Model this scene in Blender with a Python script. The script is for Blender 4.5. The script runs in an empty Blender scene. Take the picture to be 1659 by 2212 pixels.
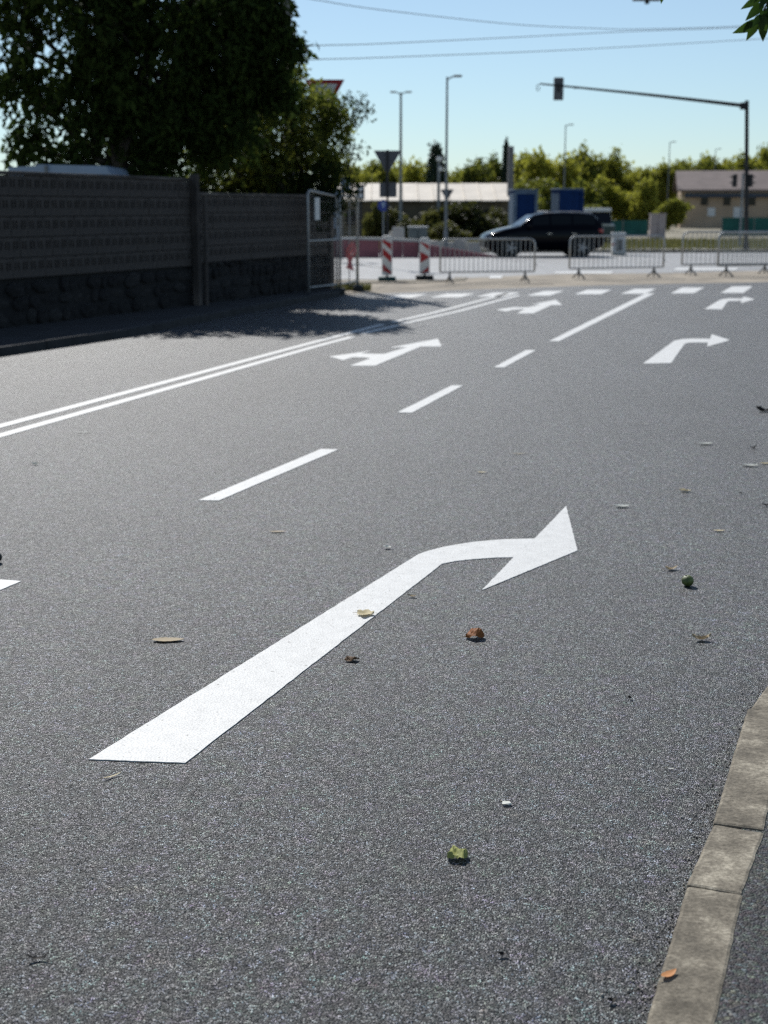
import bpy, bmesh, math, random
import numpy as np
from mathutils import Vector, Matrix, Quaternion

# ------------------------------------------------------------------ camera, sky, sun, exposure
sc = bpy.context.scene
COL = sc.collection
F_PX, EYE, HORIZON, CX, CY = 3050.0, 1.84, 450.0, 829.5, 1106.0
PITCH = math.atan((CY - HORIZON) / F_PX)

cam_d = bpy.data.cameras.new('camera'); cam = bpy.data.objects.new('camera', cam_d); COL.objects.link(cam)
cam.location = (0, 0, EYE); cam.rotation_euler = (math.pi / 2 - PITCH, 0, 0)
cam_d.sensor_fit = 'VERTICAL'; cam_d.sensor_height = 24.0; cam_d.lens = F_PX / 2212 * 24.0
cam_d.clip_start = 0.05; cam_d.clip_end = 3000
cam_d.dof.use_dof = True; cam_d.dof.focus_distance = 4.9; cam_d.dof.aperture_fstop = 2.4
sc.camera = cam

SUN_AZ, SUN_EL = math.radians(-18), math.radians(40)
w = bpy.data.worlds.new('World'); sc.world = w; w.use_nodes = True
wn = w.node_tree; bg = wn.nodes['Background']
sky = wn.nodes.new('ShaderNodeTexSky'); sky.sky_type = 'NISHITA'; sky.sun_disc = False
sky.sun_elevation = SUN_EL; sky.sun_rotation = SUN_AZ % (2 * math.pi)
sky.air_density = 1.0; sky.dust_density = 0.0; sky.ozone_density = 8.0; sky.altitude = 100
hs = wn.nodes.new('ShaderNodeHueSaturation'); hs.inputs['Saturation'].default_value = 0.76
tn = wn.nodes.new('ShaderNodeMix'); tn.data_type = 'RGBA'; tn.blend_type = 'MULTIPLY'; tn.inputs['Factor'].default_value = 1.0
tn.inputs['B'].default_value = (1.0, 1.03, 0.97, 1)        # one even tint: the camera's cool-green white balance
wn.links.new(sky.outputs[0], hs.inputs['Color']); wn.links.new(hs.outputs[0], tn.inputs['A']); wn.links.new(tn.outputs['Result'], bg.inputs[0]); bg.inputs[1].default_value = 0.094
sun_d = bpy.data.lights.new('sun', 'SUN'); sun = bpy.data.objects.new('sun', sun_d); COL.objects.link(sun)
sun_d.energy = 4.5; sun_d.angle = math.radians(0.53); sun_d.color = (1.0, 0.978, 0.94)
sdir = Vector((math.sin(SUN_AZ) * math.cos(SUN_EL), math.cos(SUN_AZ) * math.cos(SUN_EL), math.sin(SUN_EL)))
sun.rotation_euler = (-sdir).to_track_quat('-Z', 'Y').to_euler(); sun.location = (-20, 40, 50)
sc.view_settings.view_transform = 'Standard'; sc.view_settings.look = 'None'
sc.view_settings.exposure = 0.08; sc.view_settings.gamma = 1.0
sc.cycles.use_denoising = False; sc.cycles.filter_width = 1.2; sc.cycles.max_bounces = 6; sc.cycles.transparent_max_bounces = 8

# ------------------------------------------------------------------ helpers
SP, CP = math.sin(PITCH), math.cos(PITCH)
def ray(x, y):
    u, v = x - CX, y - CY
    return Vector((u, -v * SP + F_PX * CP, -v * CP - F_PX * SP))
def P(x, y, z=0.0):
    d = ray(x, y); t = (z - EYE) / d.z
    return Vector((d.x * t, d.y * t, z))
def at(x, y, Y):
    d = ray(x, y); t = Y / d.y
    return Vector((d.x * t, Y, EYE + d.z * t))

class MB:
    def __init__(s): s.v = []; s.f = []
    def quad(s, *p):
        n = len(s.v); s.v += [tuple(q) for q in p]; s.f.append(tuple(range(n, n + len(p)))); return s
    def box(s, c, d, R=None):
        n = len(s.v)
        for sx in (-.5, .5):
            for sy in (-.5, .5):
                for sz in (-.5, .5):
                    q = Vector((sx * d[0], sy * d[1], sz * d[2]))
                    if R: q = R @ q
                    s.v.append(tuple(Vector(c) + q))
        s.f += [tuple(n + i for i in f) for f in ((0,1,3,2),(4,6,7,5),(0,4,5,1),(2,3,7,6),(0,2,6,4),(1,5,7,3))]
        return s
    def tube(s, pts, r, k=8, cap=True):
        pts = [Vector(p) for p in pts]
        rs = r if isinstance(r, (list, tuple)) else [r] * len(pts)
        n0 = len(s.v); prev = None
        for i, p in enumerate(pts):
            t = (pts[min(i + 1, len(pts) - 1)] - pts[max(i - 1, 0)]).normalized()
            if prev is None:
                a = t.orthogonal().normalized()
            else:
                a = (prev - t * prev.dot(t)).normalized()
            prev = a; b = t.cross(a)
            for j in range(k):
                an = 2 * math.pi * j / k
                s.v.append(tuple(p + (a * math.cos(an) + b * math.sin(an)) * rs[i]))
        for i in range(len(pts) - 1):
            for j in range(k):
                a0 = n0 + i * k + j; a1 = n0 + i * k + (j + 1) % k
                s.f.append((a0, a1, a1 + k, a0 + k))
        if cap:
            s.f.append(tuple(n0 + j for j in range(k))[::-1]); e = n0 + (len(pts) - 1) * k
            s.f.append(tuple(e + j for j in range(k)))
        return s
    def prism(s, pts, h):   # polygon pts (3D) extruded by the vector h
        n = len(s.v); k = len(pts); h = Vector(h)
        s.v += [tuple(p) for p in pts] + [tuple(Vector(p) + h) for p in pts]
        s.f.append(tuple(range(n, n + k))[::-1]); s.f.append(tuple(range(n + k, n + 2 * k)))
        for i in range(k):
            j = (i + 1) % k; s.f.append((n + i, n + j, n + k + j, n + k + i))
        return s
    def mesh(s, name, smooth=False):
        m = bpy.data.meshes.new(name); m.from_pydata(s.v, [], s.f)
        bm = bmesh.new(); bm.from_mesh(m); bmesh.ops.recalc_face_normals(bm, faces=bm.faces); bm.to_mesh(m); bm.free()
        if smooth:
            for p in m.polygons: p.use_smooth = True
        return m
    def build(s, name, mat, parent=None, smooth=False, bevel=0):
        return link(name, s.mesh(name, smooth), mat, parent, bevel)

def link(name, mesh, mat=None, parent=None, bevel=0):
    o = bpy.data.objects.new(name, mesh); COL.objects.link(o)
    if mat is not None:
        if len(mesh.materials) == 0: mesh.materials.append(mat)
    if parent: o.parent = parent
    if bevel:
        b = o.modifiers.new('bevel', 'BEVEL'); b.width = bevel; b.segments = 2; b.limit_method = 'ANGLE'
    return o
def tag(o, label, cat, group=None):
    o['label'] = label; o['category'] = cat
    if group: o['group'] = group
    return o
def struct(o, kind='structure'):
    o['kind'] = kind; return o
def empty(name, loc=(0, 0, 0), rz=0):
    o = bpy.data.objects.new(name, None); COL.objects.link(o); o.location = loc; o.rotation_euler = (0, 0, rz)
    o.empty_display_size = 0.1; return o
def copy_tree(o, parent=None):
    c = o.copy(); COL.objects.link(c); c.parent = parent
    for ch in [k for k in o.children]: copy_tree(ch, c)
    return c

# ------------------------------------------------------------------ materials
def newmat(name):
    m = bpy.data.materials.new(name); m.use_nodes = True
    return m, m.node_tree.nodes, m.node_tree.links, m.node_tree.nodes['Principled BSDF']
def M(name, col, rough=0.7, var=0.15, scale=3.0, bump=0.0, bscale=40.0, metal=0.0, spec=0.5, coat=0.0, stain=None):
    m, N, L, B = newmat(name)
    B.inputs['Roughness'].default_value = rough; B.inputs['Metallic'].default_value = metal
    B.inputs['Specular IOR Level'].default_value = spec; B.inputs['Coat Weight'].default_value = coat
    tc = N.new('ShaderNodeTexCoord')
    nz = N.new('ShaderNodeTexNoise'); nz.inputs['Scale'].default_value = scale; nz.inputs['Detail'].default_value = 6
    L.new(tc.outputs['Object'], nz.inputs['Vector'])
    rp = N.new('ShaderNodeValToRGB'); c = Vector(col)
    lo = [max(0, x * (1 - 1.6 * var)) for x in col]; hi = [min(1, x * (1 + 1.6 * var)) for x in col]
    if stain: lo = stain
    rp.color_ramp.elements[0].position = 0.3; rp.color_ramp.elements[0].color = (*lo, 1)
    rp.color_ramp.elements[1].position = 0.7; rp.color_ramp.elements[1].color = (*hi, 1)
    L.new(nz.outputs['Fac'], rp.inputs['Fac']); L.new(rp.outputs['Color'], B.inputs['Base Color'])
    if bump:
        n2 = N.new('ShaderNodeTexNoise'); n2.inputs['Scale'].default_value = bscale; n2.inputs['Detail'].default_value = 5
        L.new(tc.outputs['Object'], n2.inputs['Vector'])
        bp = N.new('ShaderNodeBump'); bp.inputs['Strength'].default_value = bump; bp.inputs['Distance'].default_value = 0.01
        L.new(n2.outputs['Fac'], bp.inputs['Height']); L.new(bp.outputs['Normal'], B.inputs['Normal'])
    return m
def asphalt(name, dark, mid, light, fleck, cell=165.0, gap=0.0, chroma=0.0, bump=0.7, rough=0.55, big=0.25, spec=0.5, tint=(1, 1, 1)):
    m, N, L, B = newmat(name)
    tc = N.new('ShaderNodeTexCoord')
    def vor(scale):
        v = N.new('ShaderNodeTexVoronoi'); v.inputs['Scale'].default_value = scale; L.new(tc.outputs['Object'], v.inputs['Vector']); return v
    def math_(op, a, b):
        n = N.new('ShaderNodeMath'); n.operation = op
        for i, q in enumerate((a, b)):
            if isinstance(q, (int, float)): n.inputs[i].default_value = q
            else: L.new(q, n.inputs[i])
        return n.outputs[0]
    def noise(scale, detail=4, vec=None):
        n = N.new('ShaderNodeTexNoise'); n.inputs['Scale'].default_value = scale; n.inputs['Detail'].default_value = detail
        L.new(vec if vec else tc.outputs['Object'], n.inputs['Vector']); return n.outputs['Fac']
    v1, v2 = vor(cell), vor(cell * 0.45)
    sep = N.new('ShaderNodeSeparateColor'); L.new(v1.outputs['Color'], sep.inputs[0])
    sep2 = N.new('ShaderNodeSeparateColor'); L.new(v2.outputs['Color'], sep2.inputs[0])
    val = math_('ADD', math_('MULTIPLY', sep.outputs[0], 0.68), math_('MULTIPLY', sep2.outputs[1], 0.32))
    rp = N.new('ShaderNodeValToRGB'); e = rp.color_ramp.elements
    e[0].position = 0.12; e[0].color = (*[dark * t for t in tint], 1)
    e[1].position = 0.97; e[1].color = (*[fleck * t for t in tint], 1)
    for pos, c in ((0.45, mid), (0.74, light)):
        k = e.new(pos); k.color = (*[c * t for t in tint], 1)
    L.new(val, rp.inputs['Fac'])
    # slight hue differences between stones
    hue = N.new('ShaderNodeMix'); hue.data_type = 'RGBA'; hue.blend_type = 'SOFT_LIGHT'; hue.inputs['Factor'].default_value = 0.2
    L.new(rp.outputs['Color'], hue.inputs['A']); L.new(v2.outputs['Color'], hue.inputs['B'])
    col_out = hue.outputs['Result']
    if chroma:      # faint colour differences in the binder, hand-sized
        cn = N.new('ShaderNodeTexNoise'); cn.inputs['Scale'].default_value = 16.0; cn.inputs['Detail'].default_value = 3; L.new(tc.outputs['Object'], cn.inputs['Vector'])
        cs = N.new('ShaderNodeHueSaturation'); cs.inputs['Saturation'].default_value = 2.2; L.new(cn.outputs['Color'], cs.inputs['Color'])
        cm = N.new('ShaderNodeMix'); cm.data_type = 'RGBA'; cm.blend_type = 'SOFT_LIGHT'; cm.inputs['Factor'].default_value = chroma
        L.new(col_out, cm.inputs['A']); L.new(cs.outputs['Color'], cm.inputs['B']); col_out = cm.outputs['Result']
    if gap:         # dark open pores between the stones
        def smooth(sock, a, b):
            n = N.new('ShaderNodeMapRange'); n.interpolation_type = 'SMOOTHSTEP'; n.inputs['From Min'].default_value = a; n.inputs['From Max'].default_value = b
            L.new(sock, n.inputs['Value']); return n.outputs['Result']
        low = math_('LESS_THAN', sep2.outputs[2], gap)             # some stones sit deeper
        g = math_('MAXIMUM', smooth(v1.outputs['Distance'], 0.36, 0.56), math_('MULTIPLY', low, 0.85))
        gm = N.new('ShaderNodeMix'); gm.data_type = 'RGBA'; gm.inputs['B'].default_value = (0.004, 0.004, 0.0045, 1)
        L.new(g, gm.inputs['Factor']); L.new(col_out, gm.inputs['A']); col_out = gm.outputs['Result']
        spn = math_('MULTIPLY', math_('SUBTRACT', 1.0, math_('MULTIPLY', g, 0.8)), math_('ADD', math_('MULTIPLY', sep.outputs[2], spec), spec * 0.3))
        L.new(spn, B.inputs['Specular IOR Level'])
    # broad patches and streaks along the lane
    mp = N.new('ShaderNodeMapping'); mp.inputs['Rotation'].default_value = (0, 0, math.radians(17)); mp.inputs['Scale'].default_value = (1.6, 0.12, 1)
    L.new(tc.outputs['Object'], mp.inputs['Vector'])
    broad = math_('ADD', math_('MULTIPLY', noise(0.55, 5), 0.5), math_('MULTIPLY', noise(1.0, 5, mp.outputs['Vector']), 0.5))
    mr = N.new('ShaderNodeMapRange'); mr.inputs['From Min'].default_value = 0.37; mr.inputs['From Max'].default_value = 0.63
    mr.inputs['To Min'].default_value = 1 - big; mr.inputs['To Max'].default_value = 1 + big
    L.new(broad, mr.inputs['Value'])
    mul = N.new('ShaderNodeMix'); mul.data_type = 'RGBA'; mul.blend_type = 'MULTIPLY'; mul.inputs['Factor'].default_value = 1
    L.new(col_out, mul.inputs['A'])
    cmb = N.new('ShaderNodeCombineColor')
    for i in range(3): L.new(mr.outputs['Result'], cmb.inputs[i])
    L.new(cmb.outputs[0], mul.inputs['B']); L.new(mul.outputs['Result'], B.inputs['Base Color'])
    B.inputs['Roughness'].default_value = rough
    if not gap: B.inputs['Specular IOR Level'].default_value = spec
    h = math_('ADD', math_('MULTIPLY', v1.outputs['Distance'], -0.7), math_('MULTIPLY', v2.outputs['Distance'], -0.5))
    bp = N.new('ShaderNodeBump'); bp.inputs['Strength'].default_value = bump; bp.inputs['Distance'].default_value = 0.006
    L.new(h, bp.inputs['Height']); L.new(bp.outputs['Normal'], B.inputs['Normal'])
    return m
def leafmat(name, c1, c2, trans=0.4, tcol=None, rough=0.55, spec=0.35):
    m, N, L, B = newmat(name)
    g = N.new('ShaderNodeNewGeometry'); oi = N.new('ShaderNodeObjectInfo')
    ad = N.new('ShaderNodeMath'); ad.operation = 'MULTIPLY_ADD'; ad.inputs[1].default_value = 0.5
    o2 = N.new('ShaderNodeMath'); o2.operation = 'MULTIPLY'; o2.inputs[1].default_value = 0.5
    L.new(oi.outputs['Random'], o2.inputs[0])
    L.new(g.outputs['Random Per Island'], ad.inputs[0]); L.new(o2.outputs[0], ad.inputs[2])
    rp = N.new('ShaderNodeValToRGB'); rp.color_ramp.elements[0].color = (*c1, 1); rp.color_ramp.elements[1].color = (*c2, 1)
    L.new(ad.outputs[0], rp.inputs['Fac']); L.new(rp.outputs['Color'], B.inputs['Base Color'])
    B.inputs['Roughness'].default_value = rough; B.inputs['Specular IOR Level'].default_value = spec
    t = N.new('ShaderNodeBsdfTranslucent')
    if tcol: t.inputs['Color'].default_value = (*tcol, 1)
    else: L.new(rp.outputs['Color'], t.inputs['Color'])
    mx = N.new('ShaderNodeMixShader'); mx.inputs[0].default_value = trans
    L.new(B.outputs[0], mx.inputs[1]); L.new(t.outputs[0], mx.inputs[2])
    L.new(mx.outputs[0], N['Material Output'].inputs['Surface'])
    return m

MT = {}
MT['road'] = asphalt('asphalt_new', 0.006, 0.040, 0.12, 0.64, cell=200.0, gap=0.44, chroma=0.6, big=0.42, bump=1.0, rough=0.58, spec=2.5, tint=(0.92, 1.0, 1.08))
MT['crossroad'] = asphalt('asphalt_old', 0.16, 0.25, 0.32, 0.45, rough=0.7, bump=0.3, big=0.12)
MT['footpath'] = asphalt('asphalt_footpath', 0.01, 0.035, 0.07, 0.2, rough=0.7, bump=0.8, spec=0.3)
MT['sand'] = M('sandy_gravel', (0.30, 0.255, 0.195), 0.95, 0.22, 0.9, 0.6, 30)
MT['ground'] = M('dry_ground', (0.26, 0.23, 0.16), 0.95, 0.25, 0.15, 0.5, 5)
MT['walk'] = M('shaded_footway', (0.020, 0.021, 0.023), 0.9, 0.25, 1.3, 0.5, 60)  # footway under the wall: its deep shade is put into the colour
MT['concrete'] = M('pale_concrete', (0.48, 0.46, 0.42), 0.85, 0.12, 1.2, 0.3, 30)
MT['darkconc'] = M('weathered_shaded_block', (0.080, 0.068, 0.060), 0.9, 0.38, 1.3, 0.6, 60)  # block tone lowered further to carry the wall's shade
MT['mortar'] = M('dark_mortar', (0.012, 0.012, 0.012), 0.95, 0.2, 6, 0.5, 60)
MT['stone'] = M('rubble_stone', (0.011, 0.0105, 0.0105), 0.95, 0.6, 5.0, 0.7, 40)  # near black: shade at the wall foot is mixed into the stone colour
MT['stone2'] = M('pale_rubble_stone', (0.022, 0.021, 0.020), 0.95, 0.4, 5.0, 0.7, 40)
MT['redwall'] = M('red_panel', (0.30, 0.105, 0.115), 0.8, 0.15, 1.5, 0.2, 20)
MT['galv'] = M('galvanised_steel', (0.40, 0.41, 0.41), 0.5, 0.12, 6, 0, 30, metal=0.55)
MT['dull'] = M('dull_grey_steel', (0.17, 0.17, 0.165), 0.6, 0.15, 6, 0, 30, metal=0.3)
MT['poleblack'] = M('dark_painted_steel', (0.012, 0.013, 0.015), 0.75, 0.1, 4)
MT['polegrey'] = M('grey_painted_steel', (0.17, 0.19, 0.20), 0.7, 0.1, 4)
MT['signback'] = M('sign_back_grey', (0.075, 0.08, 0.09), 0.6, 0.1, 4)
MT['white'] = M('white_plastic', (0.7, 0.7, 0.68), 0.6, 0.05, 4)
MT['red'] = M('sign_red', (0.38, 0.012, 0.015), 0.5, 0.08, 5)
MT['blue'] = M('sign_blue', (0.012, 0.035, 0.22), 0.5, 0.08, 5)
MT['cabin'] = M('cabin_blue', (0.005, 0.022, 0.085), 0.8, 0.1, 3, spec=0.1)
MT['cabinside'] = M('cabin_grey_blue', (0.075, 0.115, 0.17), 0.7, 0.1, 3, spec=0.2)
MT['paleblue'] = M('pale_blue_panel', (0.26, 0.34, 0.45), 0.6, 0.08, 2)
MT['black'] = M('black_rubber', (0.018, 0.02, 0.02), 0.8, 0.1, 8)
MT['greenrub'] = M('dark_green_rubber', (0.015, 0.06, 0.055), 0.7, 0.1, 8)
MT['bark'] = M('bark', (0.055, 0.045, 0.035), 0.95, 0.35, 8, 0.8, 25)
MT['whiteroof'] = M('cream_roof_sheet', (0.70, 0.62, 0.51), 0.7, 0.1, 0.8)
MT['brownwall'] = M('brown_shed_wall', (0.12, 0.098, 0.062), 0.9, 0.25, 0.6)
MT['tanwall'] = M('tan_render', (0.44, 0.33, 0.23), 0.9, 0.1, 0.6)
MT['brownroof'] = M('brown_roof', (0.20, 0.155, 0.14), 0.85, 0.12, 0.8)
MT['fascia'] = M('dark_blue_fascia', (0.03, 0.045, 0.07), 0.6, 0.1, 2)
MT['glassdark'] = M('dark_glass', (0.006, 0.008, 0.010), 0.1, 0.05, 2, spec=0.2)
MT['teal'] = M('teal_fence_fabric', (0.015, 0.10, 0.085), 0.9, 0.15, 1.5)
MT['carpaint'] = M('navy_car_paint', (0.0012, 0.0016, 0.004), 0.14, 0.05, 2, spec=0.12, coat=0.0)
MT['chrome'] = M('bright_trim', (0.6, 0.6, 0.6), 0.18, 0.05, 4, metal=1.0)
MT['rim'] = M('alloy_rim', (0.30, 0.30, 0.31), 0.4, 0.05, 4, metal=0.6)
MT['lamp'] = M('lamp_glass', (0.55, 0.58, 0.6), 0.1, 0.05, 4, spec=0.9)
MT['taillight'] = M('tail_light', (0.30, 0.01, 0.02), 0.15, 0.05, 4, spec=0.8)
MT['cable'] = M('cable_sheath', (0.22, 0.25, 0.27), 0.8, 0.1, 4)
MT['grass'] = leafmat('dry_grass', (0.10, 0.11, 0.03), (0.22, 0.20, 0.07), 0.3)

def paintmat():
    m, N, L, B = newmat('white_road_paint')
    tc = N.new('ShaderNodeTexCoord')
    n1 = N.new('ShaderNodeTexNoise'); n1.inputs['Scale'].default_value = 11.0; n1.inputs['Detail'].default_value = 10; n1.inputs['Roughness'].default_value = 0.8
    n2 = N.new('ShaderNodeTexVoronoi'); n2.inputs['Scale'].default_value = 120
    n3 = N.new('ShaderNodeTexNoise'); n3.inputs['Scale'].default_value = 45.0; n3.inputs['Detail'].default_value = 3
    for n in (n1, n2, n3): L.new(tc.outputs['Object'], n.inputs['Vector'])
    rp = N.new('ShaderNodeValToRGB'); e = rp.color_ramp.elements
    e[0].position = 0.28; e[0].color = (0.58, 0.575, 0.55, 1); e[1].position = 0.6; e[1].color = (0.73, 0.725, 0.695, 1)
    L.new(n1.outputs['Fac'], rp.inputs['Fac'])
    sp = N.new('ShaderNodeValToRGB'); e = sp.color_ramp.elements      # small pits where dirt sits
    e[0].position = 0.26; e[0].color = (0.34, 0.34, 0.33, 1); e[1].position = 0.34; e[1].color = (1, 1, 1, 1)
    L.new(n3.outputs['Fac'], sp.inputs['Fac'])
    mx = N.new('ShaderNodeMix'); mx.data_type = 'RGBA'; mx.blend_type = 'MULTIPLY'; mx.inputs['Factor'].default_value = 1
    L.new(rp.outputs['Color'], mx.inputs['A']); L.new(sp.outputs['Color'], mx.inputs['B'])
    pr = N.new('ShaderNodeMapRange'); pr.inputs['From Min'].default_value = 0.35; pr.inputs['From Max'].default_value = 0.75; pr.inputs['To Min'].default_value = 1.0; pr.inputs['To Max'].default_value = 0.80
    L.new(n2.outputs['Distance'], pr.inputs['Value']); pc = N.new('ShaderNodeCombineColor')
    for i in range(3): L.new(pr.outputs['Result'], pc.inputs[i])
    m2 = N.new('ShaderNodeMix'); m2.data_type = 'RGBA'; m2.blend_type = 'MULTIPLY'; m2.inputs['Factor'].default_value = 1
    L.new(mx.outputs['Result'], m2.inputs['A']); L.new(pc.outputs[0], m2.inputs['B']); L.new(m2.outputs['Result'], B.inputs['Base Color'])
    B.inputs['Roughness'].default_value = 0.6; B.inputs['Specular IOR Level'].default_value = 0.4
    bp = N.new('ShaderNodeBump'); bp.inputs['Strength'].default_value = 0.3; bp.inputs['Distance'].default_value = 0.003
    L.new(n2.outputs['Distance'], bp.inputs['Height']); L.new(bp.outputs['Normal'], B.inputs['Normal'])
    return m
MT['paint'] = paintmat()
def kerbmat():
    m, N, L, B = newmat('kerb_concrete')
    tc = N.new('ShaderNodeTexCoord')
    def nz(s, d, r=0.6):
        n = N.new('ShaderNodeTexNoise'); n.inputs['Scale'].default_value = s; n.inputs['Detail'].default_value = d; n.inputs['Roughness'].default_value = r
        L.new(tc.outputs['Object'], n.inputs['Vector']); return n.outputs['Fac']
    rp = N.new('ShaderNodeValToRGB'); e = rp.color_ramp.elements
    e[0].position = 0.36; e[0].color = (0.115, 0.098, 0.073, 1); e[1].position = 0.68; e[1].color = (0.52, 0.465, 0.365, 1)
    k = e.new(0.5); k.color = (0.22, 0.19, 0.145, 1)
    L.new(nz(5, 10, 0.75), rp.inputs['Fac'])
    sp = N.new('ShaderNodeValToRGB'); e = sp.color_ramp.elements
    e[0].position = 0.30; e[0].color = (0.55, 0.54, 0.5, 1); e[1].position = 0.62; e[1].color = (1.1, 1.1, 1.08, 1)
    L.new(nz(90, 4), sp.inputs['Fac'])
    mx = N.new('ShaderNodeMix'); mx.data_type = 'RGBA'; mx.blend_type = 'MULTIPLY'; mx.inputs['Factor'].default_value = 1
    L.new(rp.outputs['Color'], mx.inputs['A']); L.new(sp.outputs['Color'], mx.inputs['B']); L.new(mx.outputs['Result'], B.inputs['Base Color'])
    B.inputs['Roughness'].default_value = 0.9
    bp = N.new('ShaderNodeBump'); bp.inputs['Strength'].default_value = 0.5; bp.inputs['Distance'].default_value = 0.006
    L.new(nz(60, 8, 0.7), bp.inputs['Height']); L.new(bp.outputs['Normal'], B.inputs['Normal'])
    return m
MT['kerb'] = kerbmat()
MT['darkkerb'] = M('shaded_kerb', (0.030, 0.031, 0.032), 0.9, 0.25, 3, 0.4, 50)  # left kerb only: darker copy of the kerb with the wall's shade painted in

# ------------------------------------------------------------------ ground, roads, pavements
def sheet(name, pts, z, mat, kind='structure'):
    return struct(MB().quad(*[(p[0], p[1], z) for p in pts]).build(name, mat), kind)
sheet('ground', [(-600, -60), (600, -60), (600, 900), (-600, 900)], -0.012, MT['ground'])

RK = [P(1400, 2212), P(1480, 1945), P(1540, 1810), P(1615, 1555), P(1659, 1495)]   # road side of the right kerb
d0 = (RK[1] - RK[0]).normalized(); d1 = Vector((0.36, 0.93, 0)).normalized()
RK = [RK[0] - d0 * 9.4] + RK[1:] + [RK[-1] + d1 * 26, RK[-1] + d1 * 26 + Vector((6, 5, 0)), RK[-1] + d1 * 26 + Vector((40, 16, 0))]
LK = [P(0, 770), P(276, 728), P(432, 697), P(600, 664), P(735, 640)]               # road side of the left kerb
dl = (LK[1] - LK[0]).normalized()
LK = [LK[0] - dl * 22] + LK + [P(735, 640) + Vector((-0.4, 1.2, 0)), P(735, 640) + Vector((-3, 2.2, 0)), P(735, 640) + Vector((-30, 0, 0))]
far_edge = [P(745, 637), P(1000, 626), P(1300, 616), P(1659, 609)]
road_poly = [Vector((LK[0].x, -8, 0)), Vector((RK[0].x + 1.0, -8, 0))] + RK[:6] + [far_edge[3] + Vector((3, 0.9, 0)), far_edge[3], far_edge[2], far_edge[1], far_edge[0]] + LK[5::-1]
sheet('road', road_poly, 0.0, MT['road'])
# sandy strip between the new asphalt and the crossing road
st = [P(560, 606), P(700, 607), P(760, 605), P(900, 606), P(1010, 600), P(1200, 592), P(1400, 590), P(1659, 584), P(1750, 582)]
en = [far_edge[3] + Vector((14, 4, 0)), far_edge[3], far_edge[2], far_edge[1], far_edge[0], P(560, 640)]
sheet('sandy_verge', [(p.x, p.y) for p in st + en], -0.004, MT['sand'])
sheet('crossing_road', [(-60, 38), (90, 38), (90, 62.2), (-60, 60.6)], -0.008, MT['crossroad'])
sheet('far_pavement', [(-20, 61), (70, 62.4), (70, 70), (40, 74), (10, 68), (-20, 64)], -0.008, MT['concrete'])
# raised footways
WALL_PTS = [P(0, 727), P(421, 672.5), P(712, 632)]
wdir = (WALL_PTS[1] - WALL_PTS[0]).normalized()
WALL_PTS = [WALL_PTS[0] - wdir * 9] + WALL_PTS
foot = MB()
inner = LK[:6]
fw = [(p.x, p.y, 0.11) for p in [LK[0] + Vector((-0.14, 0.06, 0))] + [q + Vector((-0.14, 0.06, 0)) for q in LK[1:6]]]
back = [(p.x - 0.05, p.y + 0.02, 0.11) for p in reversed(WALL_PTS)] + [(-18, -8, 0.11)]
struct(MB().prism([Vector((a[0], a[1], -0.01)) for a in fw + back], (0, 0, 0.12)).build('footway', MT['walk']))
rn = Vector((0.15, -0.06, 0))
rp = [q + rn * 0.5 for q in RK[:6]]
struct(MB().prism([Vector((a.x, a.y, -0.01)) for a in rp] + [Vector((30, 30, -0.01)), Vector((30, -8, -0.01))], (0, 0, 0.052)).build('footpath', MT['footpath']))

def ragged(q, step, amp, seed):
    """outline q with points every step metres, each moved sideways by up to amp: a hand-laid edge"""
    r = random.Random(seed); out = []
    for i, a in enumerate(q):
        b = q[(i + 1) % len(q)]; L = (b - a).length; out.append(a.copy())
        n = min(60, int(L / step))
        if n < 2: continue
        t = (b - a) / L; nn = Vector((-t.y, t.x, 0))
        for k in range(1, n): out.append(a + t * (L * k / n) + nn * r.uniform(-amp, amp))
    return out
def kerb_run(name, pts, height, width, stone, side, seed, joint=0.006, mat='kerb', rough=0.0):
    """kerb stones laid one by one along pts, side=+1: body lies to the right of the run"""
    rnd = random.Random(seed)
    root = struct(empty(name))
    for a, b in zip(pts[:-1], pts[1:]):
        L = (b - a).length; n = max(1, round(L / stone)); t = (b - a) / L
        nrm = Vector((t.y, -t.x, 0)) * side
        for i in range(n):
            s0 = a + t * (L * i / n + joint / 2); s1 = a + t * (L * (i + 1) / n - joint / 2)
            h = height + rnd.uniform(-0.004, 0.004); o = nrm * rnd.uniform(-0.004, 0.004)
            q = [s0 + o, s1 + o, s1 + o + nrm * width, s0 + o + nrm * width]
            if rough and s0.y < 9: q = ragged(q, 0.025, rough, rnd.random())
            m = MB().prism([Vector((p.x, p.y, -0.05)) for p in q], (0, 0, h + 0.05))
            m.build('kerbstone', MT[mat], root, bevel=0.010)
    return root
rk_pts = [RK[0], RK[0] + (RK[1] - RK[0]) * 0.55, RK[1], RK[2], RK[3], RK[4], RK[5]]
kerb_run('near_kerb', rk_pts, 0.045, 0.15, 1.0, 1, 3, joint=0.005, rough=0.0015)
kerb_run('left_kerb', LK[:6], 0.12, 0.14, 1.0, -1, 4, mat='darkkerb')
kerb_run('far_kerb', [Vector((-30, 60.6, 0)), Vector((70, 62.2, 0))], 0.12, 0.2, 2.0, -1, 5)
# light concrete edging of the sandy strip
kerb_run('flush_edging', [P(735, 612), P(900, 611), P(1005, 606), P(1010, 600)], 0.02, 0.35, 1.0, -1, 6)

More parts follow.
